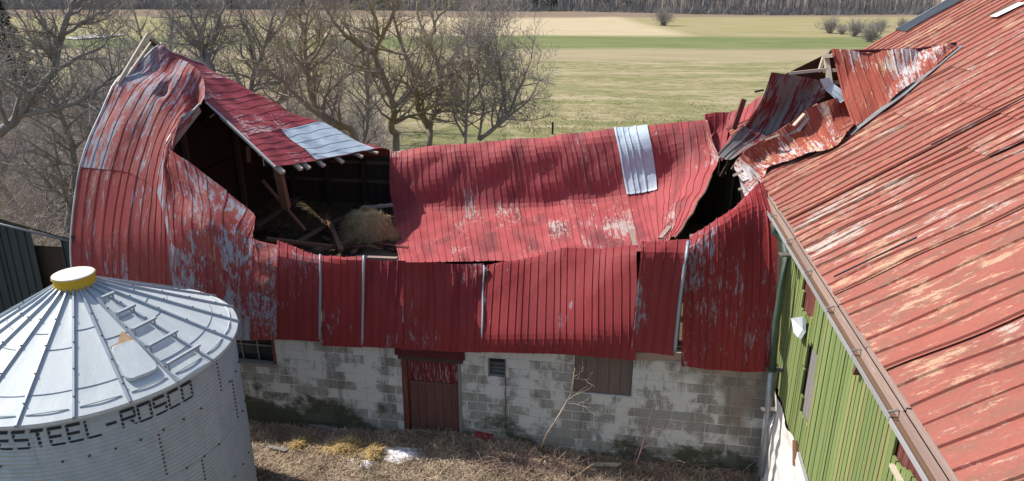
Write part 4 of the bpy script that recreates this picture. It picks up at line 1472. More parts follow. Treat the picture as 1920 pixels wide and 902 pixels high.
    for ci, ch in enumerate(text):
        a0 = aend - (len(text) - ci) * adv + gapw / BR
        V, F, U = [], [], []
        idx = {}

        def vid(i, j):
            if (i, j) not in idx:
                z = ztop - hgt - sw + (hgt + 2 * sw) * j / gz
                off = amp * math.sin(2 * math.pi * (BZE - z) / pitch)
                a = a0 + ((cw + 2 * sw) * i / gx - sw) / BR
                idx[(i, j)] = len(V)
                V.append(bpt(BR + off + 0.0025, a, z))
            return idx[(i, j)]
        for i in range(gx):
            for j in range(gz):
                x = (cw + 2 * sw) * (i + 0.5) / gx - sw
                z = -sw + (hgt + 2 * sw) * (j + 0.5) / gz
                zz = ztop - hgt + z
                ph = math.sin(2 * math.pi * (BZE - zz) / pitch)
                hit = False
                for x0, y0, x1, y1 in glyph[ch]:
                    ax, ay, bx, by = x0 * cw, y0 * hgt, x1 * cw, y1 * hgt
                    L2 = (bx - ax) ** 2 + (by - ay) ** 2
                    t = max(0, min(1, ((x - ax) * (bx - ax) + (z - ay) * (by - ay)) / L2))
                    d = math.hypot(x - ax - t * (bx - ax), z - ay - t * (by - ay))
                    horiz = abs(by - ay) < 1e-6
                    if horiz and abs(z - ay) < sw * 0.85 and -0.2 * sw < x - min(ax, bx) < abs(bx - ax) + 0.2 * sw:
                        hit = True
                    if not horiz and d < sw * 0.8 and ph < 0.72:
                        hit = True
                if hit:
                    F.append((vid(i, j), vid(i + 1, j), vid(i + 1, j + 1), vid(i, j + 1)))
        mesh_obj('letter', V, F, 'black_paint', binr)


build_bin()


# ---------------------------------------------------------------- dark shed at the left edge
def build_shed():
    shed = empty('dark_shed', (-14.5, 12.8, 0), 'dark teal metal shed behind the grain bin at the left edge', 'shed')
    vs = 12.7
    x1 = UG - 0.10
    zt = lambda u: np.interp(u, [-16.5, at(0, 420, v=vs).x, at(134, 460, v=vs).x], [4.75, at(0, 420, v=vs).z, at(134, 460, v=vs).z])
    us = np.arange(-16.4, x1, 0.80)
    for i, u in enumerate(us):
        ub = min(u + 0.80, x1)
        lean = 0.05 * math.sin(i * 2.1)
        S = flatsurf((u, vs + lean, -0.1), (u, vs + lean + 0.15, zt(u)), (ub, vs + 0.15 - lean, zt(ub)), (ub, vs - lean, -0.1))
        if abs(u + 13.2) < 0.4:
            continue
        ribbed(S, 'wall_sheet', 'teal_metal', shed, 0, S.len, 0.8, 0.2, h=0.02, nt=8, seed=40 + i, toward=(0, -1, 0))
    mesh_obj('inner_wall', *boxdata((-16.4, vs + 0.3, -0.1), (x1, vs + 0.35, 3.4)), 'dark_wood', shed)
    c0 = [Vector((-16.6, vs - 0.05, zt(-16.5) + 0.03)), Vector((-16.6, vs + 3, zt(-16.5) - 1.9))]
    c1 = [Vector((x1, vs - 0.05, zt(x1) + 0.03)), Vector((x1, vs + 3, zt(x1) - 1.9))]
    ribbed(Surf([c0, c1]), 'roof_sheet', 'teal_metal', shed, 0, 5.2, 0.8, 0.2, h=0.02, nt=6, seed=60, toward=(0, 0, 1))
    tube_obj('roof_edge', [(-16.6, vs - 0.07, zt(-16.5) + 0.04), (at(0, 420, v=vs).x, vs - 0.07, zt(at(0, 420, v=vs).x) + 0.04), (x1, vs - 0.07, zt(x1) + 0.04)], 0.03, 'grey_sheet', shed, 5)


build_shed()
#@@PLANTS
# ---------------------------------------------------------------- trees
def grow(V, F, rng, p, d, length, r, level, maxlevel, twig=0.006, droop=0.0, dens=1.0, spread=0.9):
    """a bare limb with its side shoots"""
    n = max(3, int(length / 0.35)) if level < 2 else 3
    pts, rad = [p.copy()], [r]
    q, dd = p.copy(), d.normalized()
    for i in range(n):
        k = 0.22 if level < 2 else 0.28
        dd = (dd + Vector((rng.gauss(0, k), rng.gauss(0, k), rng.gauss(0, k) + 0.07 - droop))).normalized()
        q = q + dd * (length / n)
        pts.append(q.copy())
        rad.append(max(twig * 0.6, r * (1 - 0.75 * (i + 1) / n)))
    tube(V, F, pts, rad, 5 if r > 0.04 else (4 if r > 0.02 else 3))
    if level >= maxlevel:
        return
    shoot(V, F, rng, pts, rad, length, level, maxlevel, twig, droop, dens, spread)


def shoot(V, F, rng, pts, rad, length, level, maxlevel, twig, droop, dens, spread, start=0.2):
    m = max(2, int(round((3.2 if level else 4.0) * dens * length / (0.9 if level < 1 else 0.55) ** 1)))
    m = min(m, 26 if level == 0 else 10)
    for _ in range(m):
        t = rng.uniform(start, 1.0) * (len(pts) - 1)
        i = min(int(t), len(pts) - 2)
        f = t - i
        p = pts[i].lerp(pts[i + 1], f)
        ax = (pts[i + 1] - pts[i]).normalized()
        rd = Vector((rng.gauss(0, 1), rng.gauss(0, 1), rng.gauss(0, 1) + 0.25))
        rd = (rd - ax * rd.dot(ax))
        rd.normalize()
        d = ax * rng.uniform(0.4, 1.0) + rd * spread
        L = length * rng.uniform(0.30, 0.62) * (1.15 - 0.5 * t / len(pts))
        rr = max(twig, (rad[i] * (1 - f) + rad[i + 1] * f) * rng.uniform(0.40, 0.62))
        grow(V, F, rng, p, d, max(L, 0.25), rr, level + 1, maxlevel, twig, droop, dens, spread)


def traced_tree(name, label, limbs, v, seed, mat, group='bare trees behind the barn', twig=0.006, dens=1.15, maxlevel=3, depth=1.0, base_z=True):
    """limbs: (points px/py, start radius, end radius); traced where the tree stands at distance v, spread in depth"""
    rng = random.Random(seed)
    root = None
    first = at(*limbs[0][0][0], v=v)
    root = empty(name, (first.x, v, 0), label, 'tree', group)
    Vt, Ft, Vc, Fc = [], [], [], []
    ends = {}
    for li, (pp, r0, r1) in enumerate(limbs):
        swing = rng.uniform(-1, 1) * depth
        pts = []
        for i, (x, y) in enumerate(pp):
            key = (x, y)
            if key in ends:
                pts.append(ends[key].copy())
                dv = pts[-1].y - v
            else:
                dv = (pts[-1].y - v if pts else 0) + swing * 0.5 + rng.gauss(0, 0.12)
                if li == 0 and i == 0:
                    dv = 0
                pts.append(at(x, y, v=v + dv))
            ends[key] = pts[-1].copy()
        if li == 0 and base_z and pts[0].z > 0.3:
            b = pts[0].copy()
            b.z = -0.1
            b.x += rng.uniform(-0.2, 0.2)
            pts.insert(0, b)
        # refine the polyline
        fine = []
        ex = [2 * pts[0] - pts[1]] + pts + [2 * pts[-1] - pts[-2]]
        for i in range(len(pts) - 1):
            for f in (0, 0.33, 0.66):
                q = catmull(ex[i:i + 4], f, 0.5)
                fine.append(q + Vector((rng.gauss(0, 0.03), rng.gauss(0, 0.03), 0)))
        fine.append(pts[-1])
        n = len(fine)
        rad = [r0 + (r1 - r0) * i / (n - 1) for i in range(n)]
        tube(Vt, Ft, fine, rad, 8)
        L = sum((fine[i + 1] - fine[i]).length for i in range(n - 1))
        shoot(Vc, Fc, rng, fine, rad, min(L, 4.5), 0, maxlevel, twig, 0.0, dens, 0.95, 0.3 if li == 0 else 0.1)
        # leader grows on beyond the traced end
        grow(Vc, Fc, rng, fine[-1], fine[-1] - fine[-2], 1.8, r1, 1, maxlevel, twig, 0, dens, 0.9)
    mesh_obj('trunk', Vt, Ft, mat, root, smooth=True)
    mesh_obj('crown', Vc, Fc, mat, root)
    return root


traced_tree('bare_tree', 'tall mossy bare tree with forked trunk rising behind the galvanized roof patch',
            [([(742, 268), (733, 240), (738, 204), (722, 153), (704, 97), (724, 56), (745, 10)], 0.17, 0.06),
             ([(704, 97), (668, 82), (638, 56), (610, 15)], 0.11, 0.04), ([(738, 204), (765, 178), (800, 148), (812, 110)], 0.10, 0.04),
             ([(722, 153), (690, 130), (655, 118), (632, 92)], 0.07, 0.03), ([(704, 97), (708, 50), (690, 5)], 0.08, 0.04)], 27.0, 1, 'bark_moss')
traced_tree('bare_tree', 'bare tree with two upright stems directly behind the left end of the sagging roof',
            [([(808, 272), (806, 240), (816, 194), (826, 133), (811, 87), (816, 41), (852, 5)], 0.16, 0.05),
             ([(806, 240), (783, 204), (778, 148), (755, 92), (740, 41)], 0.15, 0.05), ([(826, 133), (868, 82), (880, 46)], 0.08, 0.03),
             ([(816, 194), (850, 195), (880, 210)], 0.06, 0.03), ([(811, 87), (790, 50), (782, 10)], 0.08, 0.04)], 27.5, 2, 'bark_moss')
traced_tree('bare_tree', 'low crooked bare tree arching over the standing rear roof slope',
            [([(668, 258), (640, 238), (602, 219), (556, 178), (530, 153), (500, 127)], 0.13, 0.04),
             ([(640, 238), (592, 199), (576, 127), (571, 76), (576, 25)], 0.13, 0.04), ([(602, 219), (610, 180), (640, 150)], 0.06, 0.03),
             ([(576, 127), (600, 90), (618, 60)], 0.06, 0.03)], 25.0, 3, 'bark_moss')
traced_tree('bushy_tree', 'many-stemmed bare bushy tree at the right end of the tree row',
            [([(872, 262), (875, 204), (882, 127), (877, 76)], 0.09, 0.03), ([(898, 262), (949, 219), (974, 163), (990, 127)], 0.10, 0.03),
             ([(949, 219), (938, 150), (932, 90), (925, 50)], 0.06, 0.02), ([(875, 204), (905, 160), (915, 100)], 0.05, 0.02),
             ([(898, 262), (905, 200), (895, 120), (905, 60)], 0.06, 0.02), ([(949, 219), (990, 190), (1010, 150)], 0.05, 0.02),
             ([(872, 262), (850, 205), (845, 140)], 0.06, 0.02)], 28.0, 4, 'bark_brush', twig=0.008, dens=1.25)
traced_tree('bare_tree', 'large leaning bare tree at the left edge with a long low limb towards the barn',
            [([(-40, 290), (0, 250), (31, 219), (61, 178), (99, 138), (110, 76), (127, 31), (138, 0)], 0.16, 0.06),
             ([(99, 138), (143, 110), (194, 87)], 0.06, 0.025), ([(31, 219), (102, 204), (153, 189), (204, 153), (230, 133)], 0.07, 0.025),
             ([(110, 76), (80, 40), (60, 5)], 0.06, 0.03), ([(153, 189), (180, 200), (196, 232)], 0.05, 0.02),
             ([(110, 76), (150, 45), (185, 25)], 0.06, 0.03)], 17.5, 5, 'bark_grey', depth=0.6)
traced_tree('bare_tree', 'slender bare tree seen just right of the barn peak',
            [([(405, 150), (385, 122), (377, 92), (372, 61), (352, 25)], 0.15, 0.06), ([(385, 122), (400, 85), (412, 40), (420, 5)], 0.09, 0.04),
             ([(377, 92), (345, 70), (325, 45)], 0.07, 0.03)], 26.0, 6, 'bark_grey')
traced_tree('bare_tree', 'bare tree with spreading grey limbs between the barn peak and the mossy trees',
            [([(472, 190), (469, 178), (479, 127), (495, 92), (510, 36)], 0.14, 0.05), ([(479, 127), (465, 70), (450, 25)], 0.09, 0.04),
             ([(495, 92), (530, 40), (545, 5)], 0.09, 0.04), ([(469, 178), (440, 140), (425, 100)], 0.07, 0.03)], 27.0, 7, 'bark_grey')
traced_tree('bare_tree', 'forked bare tree standing over the middle of the standing rear roof',
            [([(515, 205), (520, 194), (540, 158), (560, 130), (566, 61), (560, 10)], 0.14, 0.05), ([(540, 158), (520, 110), (515, 70)], 0.07, 0.03),
             ([(560, 130), (590, 95), (596, 40)], 0.07, 0.03)], 29.0, 8, 'bark_brush')


def free_tree_mesh(seed, h, r, twig=0.0075, dens=1.0, maxlevel=3, lean=0.1):
    rng = random.Random(seed)
    Vt, Ft, Vc, Fc = [], [], [], []
    pts = [Vector((0, 0, -0.2))]
    d = Vector((rng.gauss(0, lean), rng.gauss(0, lean), 1)).normalized()
    n = 7
    for i in range(n):
        d = (d + Vector((rng.gauss(0, 0.13), rng.gauss(0, 0.13), 0.1))).normalized()
        pts.append(pts[-1] + d * (h * 0.8 / n))
    rad = [r * (1 - 0.75 * i / n) for i in range(n + 1)]
    tube(Vt, Ft, pts, rad, 7)
    shoot(Vc, Fc, rng, pts, rad, h * 0.55, 0, maxlevel, twig, 0, dens, 0.95, 0.25)
    grow(Vc, Fc, rng, pts[-1], pts[-1] - pts[-2], h * 0.22, rad[-1], 1, maxlevel, twig, 0, dens, 0.9)
    return Vt, Ft, Vc, Fc


def add_free(name, mesh, loc, rot, sc, mat, label, cat, group):
    root = empty(name, loc, label, cat, group)
    root.rotation_euler.z = rot
    root.scale = (sc, sc, sc)
    for nm, me in mesh:
        o = bpy.data.objects.new(nm, me)
        COL.objects.link(o)
        o.parent = root
    return root


def plain_mesh(name, V, F, mat, smooth=False):
    me = bpy.data.meshes.new(name)
    me.from_pydata([tuple(v) for v in V], [], F)
    if smooth:
        me.polygons.foreach_set('use_smooth', [True] * len(me.polygons))
    me.materials.append(MATS[mat])
    return me


PROTO = []
for sd, h, r, mt in ((31, 8.5, 0.14, 'bark_brush'), (32, 9.5, 0.16, 'bark_grey'), (33, 7.0, 0.10, 'bark_brush')):
    a, b, c, d = free_tree_mesh(sd, h, r)
    PROTO.append([('trunk', plain_mesh('trunk', a, b, mt, True)), ('crown', plain_mesh('crown', c, d, mt))])
rng = random.Random(77)
spots = []
for x, v in ((-10, 24), (40, 30), (75, 22), (120, 27), (165, 33), (200, 25), (240, 36), (275, 29), (320, 38), (345, 27), (430, 34), (455, 42), (545, 36),
             (620, 40), (20, 40), (95, 45), (180, 48), (260, 52), (150, 21.5), (50, 19.5), (330, 50), (400, 48), (650, 31), (690, 44)):
    p = at(x, 200, v=v)
    add_free('thicket_tree', PROTO[rng.randrange(3)], (p.x, v, 0), rng.uniform(0, 6.28), rng.uniform(0.75, 1.15), None,
             'thin grey bare tree in the thicket behind the standing barn end', 'tree', 'thin trees of the thicket')


def brush_stuff():
    """undergrowth: canes and saplings nobody could count"""
    rng = random.Random(9)
    V, F = [], []
    for _ in range(2300):
        x = rng.uniform(-60, 720)
        v = rng.uniform(21.5, 46)
        if x < 130:
            v = rng.uniform(17, 46)
        p = at(x, 300, v=v)
        if p.x > -6:
            continue
        if p.x > UG - 1 and v < 22:
            continue
        b = Vector((p.x, v, 0))
        for _ in range(rng.randint(2, 5)):
            h = rng.uniform(0.8, 3.4)
            d = Vector((rng.gauss(0, 0.45), rng.gauss(0, 0.45), 1)).normalized()
            pts = [b + Vector((rng.uniform(-0.2, 0.2), rng.uniform(-0.2, 0.2), -0.05))]
            for i in range(4):
                d = (d + Vector((rng.gauss(0, 0.22), rng.gauss(0, 0.22), rng.gauss(0, 0.12) - 0.05))).normalized()
                pts.append(pts[-1] + d * h / 4)
            tube(V, F, pts, [0.014, 0.012, 0.010, 0.008, 0.005], 3)
            for _ in range(4):
                k = rng.randint(1, 3)
                dd = (d + Vector((rng.gauss(0, 0.8), rng.gauss(0, 0.8), rng.gauss(0, 0.5)))).normalized()
                L = rng.uniform(0.3, 1.0)
                tube(V, F, [pts[k], pts[k] + dd * L * 0.5, pts[k] + dd * L + Vector((0, 0, -0.05))], [0.008, 0.006, 0.004], 3)
    o = mesh_obj('undergrowth', V, F, 'bark_brush')
    tag(o, 'tangled grey-brown undergrowth of bare canes behind the barn', 'undergrowth', kind='stuff')


brush_stuff()


def spruce(loc, h, seed):
    rng = random.Random(seed)
    root = empty('spruce_tree', loc, 'dark evergreen tree at the far left edge behind the leaning tree', 'tree')
    V, F = [], []
    for i in range(9000):
        t = rng.random() ** 0.7
        z = h * (1 - t * 0.92)
        rr = (t * h * 0.26 + 0.1) * math.sqrt(rng.uniform(0.15, 1)) * (1 + 0.25 * math.sin(z * 7))
        a = rng.uniform(0, 6.28)
        p = Vector((rr * math.cos(a), rr * math.sin(a), z - rr * 0.25)) + Vector(loc)
        d = Vector((math.cos(a), math.sin(a), rng.uniform(-0.6, 0.2))).normalized() * rng.uniform(0.15, 0.4)
        s = Vector((-math.sin(a), math.cos(a), rng.uniform(-0.4, 0.4))) * rng.uniform(0.04, 0.10)
        b = len(V)
        V += [p - s, p + s, p + d]
        F.append((b, b + 1, b + 2))
    mesh_obj('crown', V, F, 'spruce_green', root)
    tube_obj('trunk', [Vector(loc) + Vector((0, 0, -0.2)), Vector(loc) + Vector((0, 0, h * 0.9))], [0.18, 0.03], 'bark_grey', root)


p = at(14, 90, v=44)
spruce((p.x, 44, 0), 8.6, 5)


def fallen_log():
    root = empty('fallen_log', at(90, 420, v=16.5), 'dark fallen log lying on the litter left of the barn', 'log')
    a, b = at(40, 425, z=0.35), at(160, 402, z=0.40)
    tube_obj('log', [a, a.lerp(b, 0.3) + Vector((0, 0, 0.08)), a.lerp(b, 0.7), b], [0.30, 0.28, 0.24, 0.20], 'bark_grey', root, 9)
    tube_obj('broken_limb', [a.lerp(b, 0.5), a.lerp(b, 0.5) + Vector((0.3, -0.4, 0.7)), a.lerp(b, 0.5) + Vector((0.5, -0.6, 1.3))], [0.10, 0.07, 0.03], 'bark_grey', root, 6)


fallen_log()


# ---------------------------------------------------------------- far fields, hedges and woods
def far_woods():
    rng = random.Random(15)
    V, F, Vp, Fp = [], [], [], []

    def trunk(VV, FF, u, v, h, r, twigs):
        b = Vector((u, v, -0.3))
        lean = Vector((rng.gauss(0, 0.05), rng.gauss(0, 0.05), 1))
        tube(VV, FF, [b, b + lean * h * 0.5, b + lean * h], [r, r * 0.7, r * 0.15], 3)
        for _ in range(twigs):
            t = rng.uniform(0.18, 0.95)
            p = b + lean * h * t
            d = Vector((rng.gauss(0, 1), rng.gauss(0, 1), rng.uniform(0.5, 1.6))).normalized()
            L = h * rng.uniform(0.12, 0.3)
            tube(VV, FF, [p, p + d * L * 0.5, p + d * L + Vector((0, 0, L * 0.1))], [r * 0.4, r * 0.28, r * 0.1], 3)
    for i in range(4200):
        lat = rng.uniform(-260, 260)
        # the edge of the wood comes nearer on the right
        w = np.interp(lat, [-260, -120, 20, 50, 90, 260], [330, 330, 305, 285, 268, 262]) + rng.random() ** 1.5 * 60 + 5 * noise.noise((lat * 0.08, 1, 1))
        u, v = lat * CA - w * SA, lat * SA + w * CA
        if rng.random() < 0.13:
            trunk(Vp, Fp, u, v, rng.uniform(9, 14), rng.uniform(0.10, 0.20), 5)
        else:
            trunk(V, F, u, v, rng.uniform(2.5, 15), rng.uniform(0.07, 0.19), 12)
    # scrub along the ragged edge and between the trunks
    for i in range(3600):
        lat = rng.uniform(-260, 260)
        w = np.interp(lat, [-260, -120, 20, 50, 90, 260], [330, 330, 305, 285, 268, 262]) + rng.random() ** 2 * 45 - 4 + 5 * noise.noise((lat * 0.08, 1, 1))
        b0 = Vector((lat * CA - w * SA, lat * SA + w * CA, -0.1))
        hh = rng.uniform(1.2, 5.5) * (1 + 0.5 * noise.noise((lat * 0.05, 4, 2)))
        for _ in range(16):
            d = Vector((rng.gauss(0, 0.5), rng.gauss(0, 0.5), 1)).normalized() * hh * rng.uniform(0.4, 1)
            sd = Vector((rng.uniform(-1, 1), rng.uniform(-1, 1), 0)) * 0.10
            p = b0 + Vector((rng.gauss(0, 0.8), rng.gauss(0, 0.8), 0))
            k = len(V)
            V += [p - sd, p + sd, p + d]
            F.append((k, k + 1, k + 2))
    o = mesh_obj('far_wood', V, F, 'bark_far')
    tag(o, 'grey leafless wood closing the fields along the horizon', 'wood', kind='stuff')
    o = mesh_obj('pale_trunks', Vp, Fp, 'bark_pale')
    tag(o, 'pale birch stems scattered through the far wood', 'wood', kind='stuff')
    # evergreens in the wood
    V, F = [], []
    for i in range(26):
        lat = rng.choice([rng.uniform(-75, -55), rng.uniform(5, 22), rng.uniform(22, 60), rng.uniform(-140, -90)])
        w = rng.uniform(305, 330)
        u, v = lat * CA - w * SA, lat * SA + w * CA
        h = rng.uniform(9, 14)
        for k in range(260):
            t = rng.random() ** 0.7
            z = h * (1 - t)
            rr = t * h * 0.2 * math.sqrt(rng.random()) + 0.1
            a = rng.uniform(0, 6.28)
            p = Vector((u + rr * math.cos(a), v + rr * math.sin(a), z))
            s = Vector((rng.gauss(0, 1), rng.gauss(0, 1), rng.gauss(0, 0.6))) * 0.5
            q = Vector((rng.gauss(0, 1), rng.gauss(0, 1), rng.gauss(0, 0.6))) * 0.5
            b = len(V)
            V += [p, p + s, p + q]
            F.append((b, b + 1, b + 2))
    o = mesh_obj('far_evergreens', V, F, 'spruce_green')
    tag(o, 'dark evergreens standing in the far wood', 'wood', kind='stuff')


far_woods()


def bush_mesh(seed, h, mat):
    rng = random.Random(seed)
    V, F = [], []
    for _ in range(46):
        d = Vector((rng.gauss(0, 0.42), rng.gauss(0, 0.42), 1)).normalized()
        grow(V, F, rng, Vector((rng.gauss(0, 0.25), rng.gauss(0, 0.25), -0.1)), d, h * rng.uniform(0.55, 1.0), 0.045, 1, 2, 0.022, 0, 1.1, 0.7)
    return plain_mesh('twigs', V, F, mat)


BUSH = [bush_mesh(1, 4.2, 'bark_bush'), bush_mesh(2, 3.6, 'bark_bush')]
for i, (x, y, s, lab) in enumerate((
        (1556, 62, 1.0, 'tall narrow grey bush, leftmost of the row beyond the big roof'),
        (1578, 64, 0.62, 'small grey bush beside the tall narrow one at the field edge'),
        (1601, 68, 1.0, 'round grey bush in the middle of the row beyond the big roof'),
        (1630, 77, 1.05, 'broad grey bush nearest to the green strip of the row'),
        (1650, 60, 0.85, 'grey bush standing behind the broad one at the field edge'),
        (1690, 52, 0.75, 'grey bush just above the edge of the big roof'),
        (1243, 47, 1.35, 'lone grey tree-like bush jutting from the far wood into the field'))):
    p = at(x, y, z=0)
    root = empty('field_bush', p, lab, 'bush', 'grey bushes at the field edge')
    root.rotation_euler.z = i * 1.3
    root.scale = (s, s, s)
    o = bpy.data.objects.new('twigs', BUSH[i % 2])
    COL.objects.link(o)
    o.parent = root


def far_bits():
    # pale strip of snow across the low ground on the left
    pts = [(120, 71), (150, 66), (190, 65), (226, 63), (232, 65), (200, 69), (165, 72), (138, 74)]
    o = mesh_obj('snow_strip', [at(x, y, z=0.12) for x, y in pts], [tuple(range(len(pts)))], 'far_snow')
    tag(o, 'pale strip of old snow across the low field behind the trees', 'snow', kind='structure')
    # fence posts on the field edge
    for i, (x, y0, y1, lab) in enumerate(((1036, 252, 229, 'thin dark fence post standing above the ridge of the sagging roof'),)):
        g = at(x, y0, z=0)
        t = at(x, y1, v=g.y)
        root = empty('fence_post', g, lab, 'post')
        mesh_obj('stake', *boxdata((g.x - 0.06, g.y - 0.06, -0.2), (g.x + 0.06, g.y + 0.06, t.z)), 'dark_wood', root)
        mesh_obj('cap', *boxdata((g.x - 0.07, g.y - 0.07, t.z - 0.02), (g.x + 0.07, g.y + 0.07, t.z + 0.03)), 'grey_wood', root)
    # pale silo roof peeking over the far roof edge
    p = at(1774, 8, v=60)
    root = empty('far_shed', (p.x + 3, 62, 0), 'beige farm building just showing over the far edge of the big roof', 'shed')
    mesh_obj('wall', *boxdata((p.x + 0.2, 60, 0), (p.x + 9, 61.5, 8.75)), 'beige_metal', root)
    mesh_obj('roof', [(p.x, 59.8, 8.76), (p.x + 9.3, 59.8, 8.76), (p.x + 9.3, 60.8, 9.3), (p.x, 60.8, 9.3), (p.x, 61.7, 8.76), (p.x + 9.3, 61.7, 8.76)],
             [(0, 1, 2, 3), (3, 2, 5, 4)], 'grey_sheet', root)


far_bits()


# ---------------------------------------------------------------- the yard
TAN = [(0.58, 0.47, 0.33), (0.46, 0.35, 0.24), (0.24, 0.17, 0.115), (0.52, 0.42, 0.29), (0.19, 0.125, 0.10), (0.40, 0.30, 0.21)]


def stalks(name, n, place, hgt, wid, flat, seed, palette, label, cat, kind='stuff', mott=0.0):
    rng = random.Random(seed)
    V, F, T = [], [], []
    for _ in range(n):
        p = place(rng)
        if p is None:
            continue
        a = rng.uniform(0, 6.28)
        L = rng.uniform(*hgt)
        up = rng.uniform(*flat)
        d = Vector((math.cos(a), math.sin(a), up)).normalized() * L
        s = Vector((-math.sin(a), math.cos(a), 0)) * rng.uniform(*wid)
        m = p + d * 0.55 + Vector((0, 0, L * 0.08))
        e = p + d - Vector((0, 0, L * 0.10))
        e.z = max(e.z, 0.01)
        b = len(V)
        V += [p - s, p + s, m + s * 0.8, m - s * 0.8, e]
        F += [(b, b + 1, b + 2, b + 3), (b + 3, b + 2, b + 4)]
        c = rng.choice(palette)
        k = rng.uniform(0.7, 1.2) * (1.0 + mott * 1.5 * noise.noise((p.x * 1.7, p.y * 2.3, seed)))
        T += [(c[0] * k, c[1] * k, c[2] * k, 1)] * 5
    o = mesh_obj(name, V, F, 'stalks', None, tints=T)
    if label:
        tag(o, label, cat, kind=kind)
    return o


def yard_place(rng):
    u, v = rng.uniform(-8.6, 3.0), 8.4 + 3.45 * rng.random()
    if math.hypot(u - BU, v - BV) < BR + 0.1:
        return None
    return Vector((u, v, gz(u, v)))


stalks('dead_grass', 62000, yard_place, (0.08, 0.26), (0.003, 0.006), (0.05, 0.8), 3, TAN, 'trampled dead grass covering the yard in front of the block wall', 'grass', mott=0.5)


def thatch_place(rng):
    u = rng.uniform(-2.6, 2.9)
    v = rng.uniform(8.9, 11.5)
    if noise.noise((u * 1.3, v * 1.3, 4)) < -0.05:
        return None
    return Vector((u, v, gz(u, v) + rng.uniform(0, 0.16)))


stalks('bramble_canes', 2600, thatch_place, (0.25, 0.75), (0.003, 0.006), (0.0, 0.5), 4,
       [(0.20, 0.115, 0.115), (0.27, 0.18, 0.13), (0.34, 0.26, 0.18), (0.15, 0.09, 0.09)], 'heap of dead bramble canes before the right half of the wall', 'brambles', mott=0.3)


def field_place(rng):
    while True:
        u, v = rng.uniform(-8, 22), 22 + 40 * rng.random() ** 1.4
        if noise.noise((u * 0.2, v * 0.2, 1)) > -0.3:
            return Vector((u, v, 0.02))


stalks('field_tufts', 26000, field_place, (0.12, 0.35), (0.01, 0.03), (0.3, 1.2), 6,
       [(0.33, 0.29, 0.16), (0.25, 0.24, 0.10), (0.40, 0.34, 0.21), (0.19, 0.20, 0.07)], 'rough tufts of pale grass on the near field behind the barn', 'grass')

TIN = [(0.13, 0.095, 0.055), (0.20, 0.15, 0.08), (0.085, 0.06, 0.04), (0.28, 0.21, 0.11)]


def mow_place(rng):
    u, v = rng.uniform(-11.2, -5.0), rng.uniform(12.4, 20.0)
    if u > -7.4 + 0.28 * max(0, 18.5 - v) * 0.3 - 0.25:
        return None
    return Vector((u, v, FLOOR + 0.02 + max(0, 0.3 * noise.noise((u * 0.7, v * 0.7, 3)))))


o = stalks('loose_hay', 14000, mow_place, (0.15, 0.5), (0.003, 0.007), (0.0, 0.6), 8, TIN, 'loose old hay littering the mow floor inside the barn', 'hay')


def haystack():
    c = at(690, 452, z=FLOOR)
    root = empty('hay_pile', c, 'heap of golden hay inside the dark opening of the barn', 'hay')
    V, F = [], []
    n, m = 22, 9
    for j in range(m):
        t = j / (m - 1)
        for k in range(n):
            a = 6.2832 * k / n
            r = 0.72 * (1 - t ** 2.2) ** 0.6 * (1 + 0.18 * noise.noise((math.cos(a) * 2, math.sin(a) * 2, t * 3))) + 0.01
            V.append(c + Vector((r * math.cos(a) * 1.05, r * math.sin(a) * 0.9, 0.95 * t)))
    F = [(j * n + k, j * n + (k + 1) % n, (j + 1) * n + (k + 1) % n, (j + 1) * n + k) for j in range(m - 1) for k in range(n)]
    mesh_obj('heap', V, F, 'straw', root, smooth=True)
    pts = [Vector(v) for v in V]

    def hp(rng):
        return rng.choice(pts) + Vector((rng.gauss(0, 0.03), rng.gauss(0, 0.03), rng.gauss(0, 0.03)))
    s = stalks('hay_stems', 5200, hp, (0.08, 0.24), (0.003, 0.005), (-1.4, 0.1), 12, [(0.40, 0.30, 0.15), (0.30, 0.22, 0.11), (0.48, 0.37, 0.20)], None, None)
    nest(s, root)
    s['kind'] = 'stuff'


haystack()


def clump(name, px, py, rx, ry, h, mat, seed, label, cat, n=1500, palette=None):
    c = at(px, py, z=0.12)
    c.z = gz(c.x, c.y)
    root = empty(name, c, label, cat)
    V, F = [], []
    N, M = 20, 6
    for j in range(M):
        t = j / (M - 1)
        for k in range(N):
            a = 6.2832 * k / N
            r = (1 - t) * (1 + 0.6 * noise.noise((math.cos(a) * 1.5 + seed, math.sin(a) * 1.5, t))) + 0.01
            z = h * (1 - (1 - t) ** 1.6) * (1 + 0.5 * noise.noise((math.cos(a) * 3, math.sin(a) * 3 + seed, t * 2))) - 0.01
            V.append(c + Vector((rx * r * math.cos(a), ry * r * math.sin(a), z)))
    F = [(j * N + k, j * N + (k + 1) % N, (j + 1) * N + (k + 1) % N, (j + 1) * N + k) for j in range(M - 1) for k in range(N)]
    F.append(tuple((M - 1) * N + k for k in range(N)))
    mesh_obj('mound', V, F, mat, root, smooth=True)
    if palette:
        pts = [Vector(v) for v in V]

        def hp(rng):
            return rng.choice(pts) + Vector((rng.gauss(0, 0.05), rng.gauss(0, 0.05), abs(rng.gauss(0, 0.02))))
        s = stalks('stems', n, hp, (0.06, 0.2), (0.003, 0.006), (-0.2, 0.9), seed, palette, None, None)
        nest(s, root)
        s['kind'] = 'stuff'
    return root


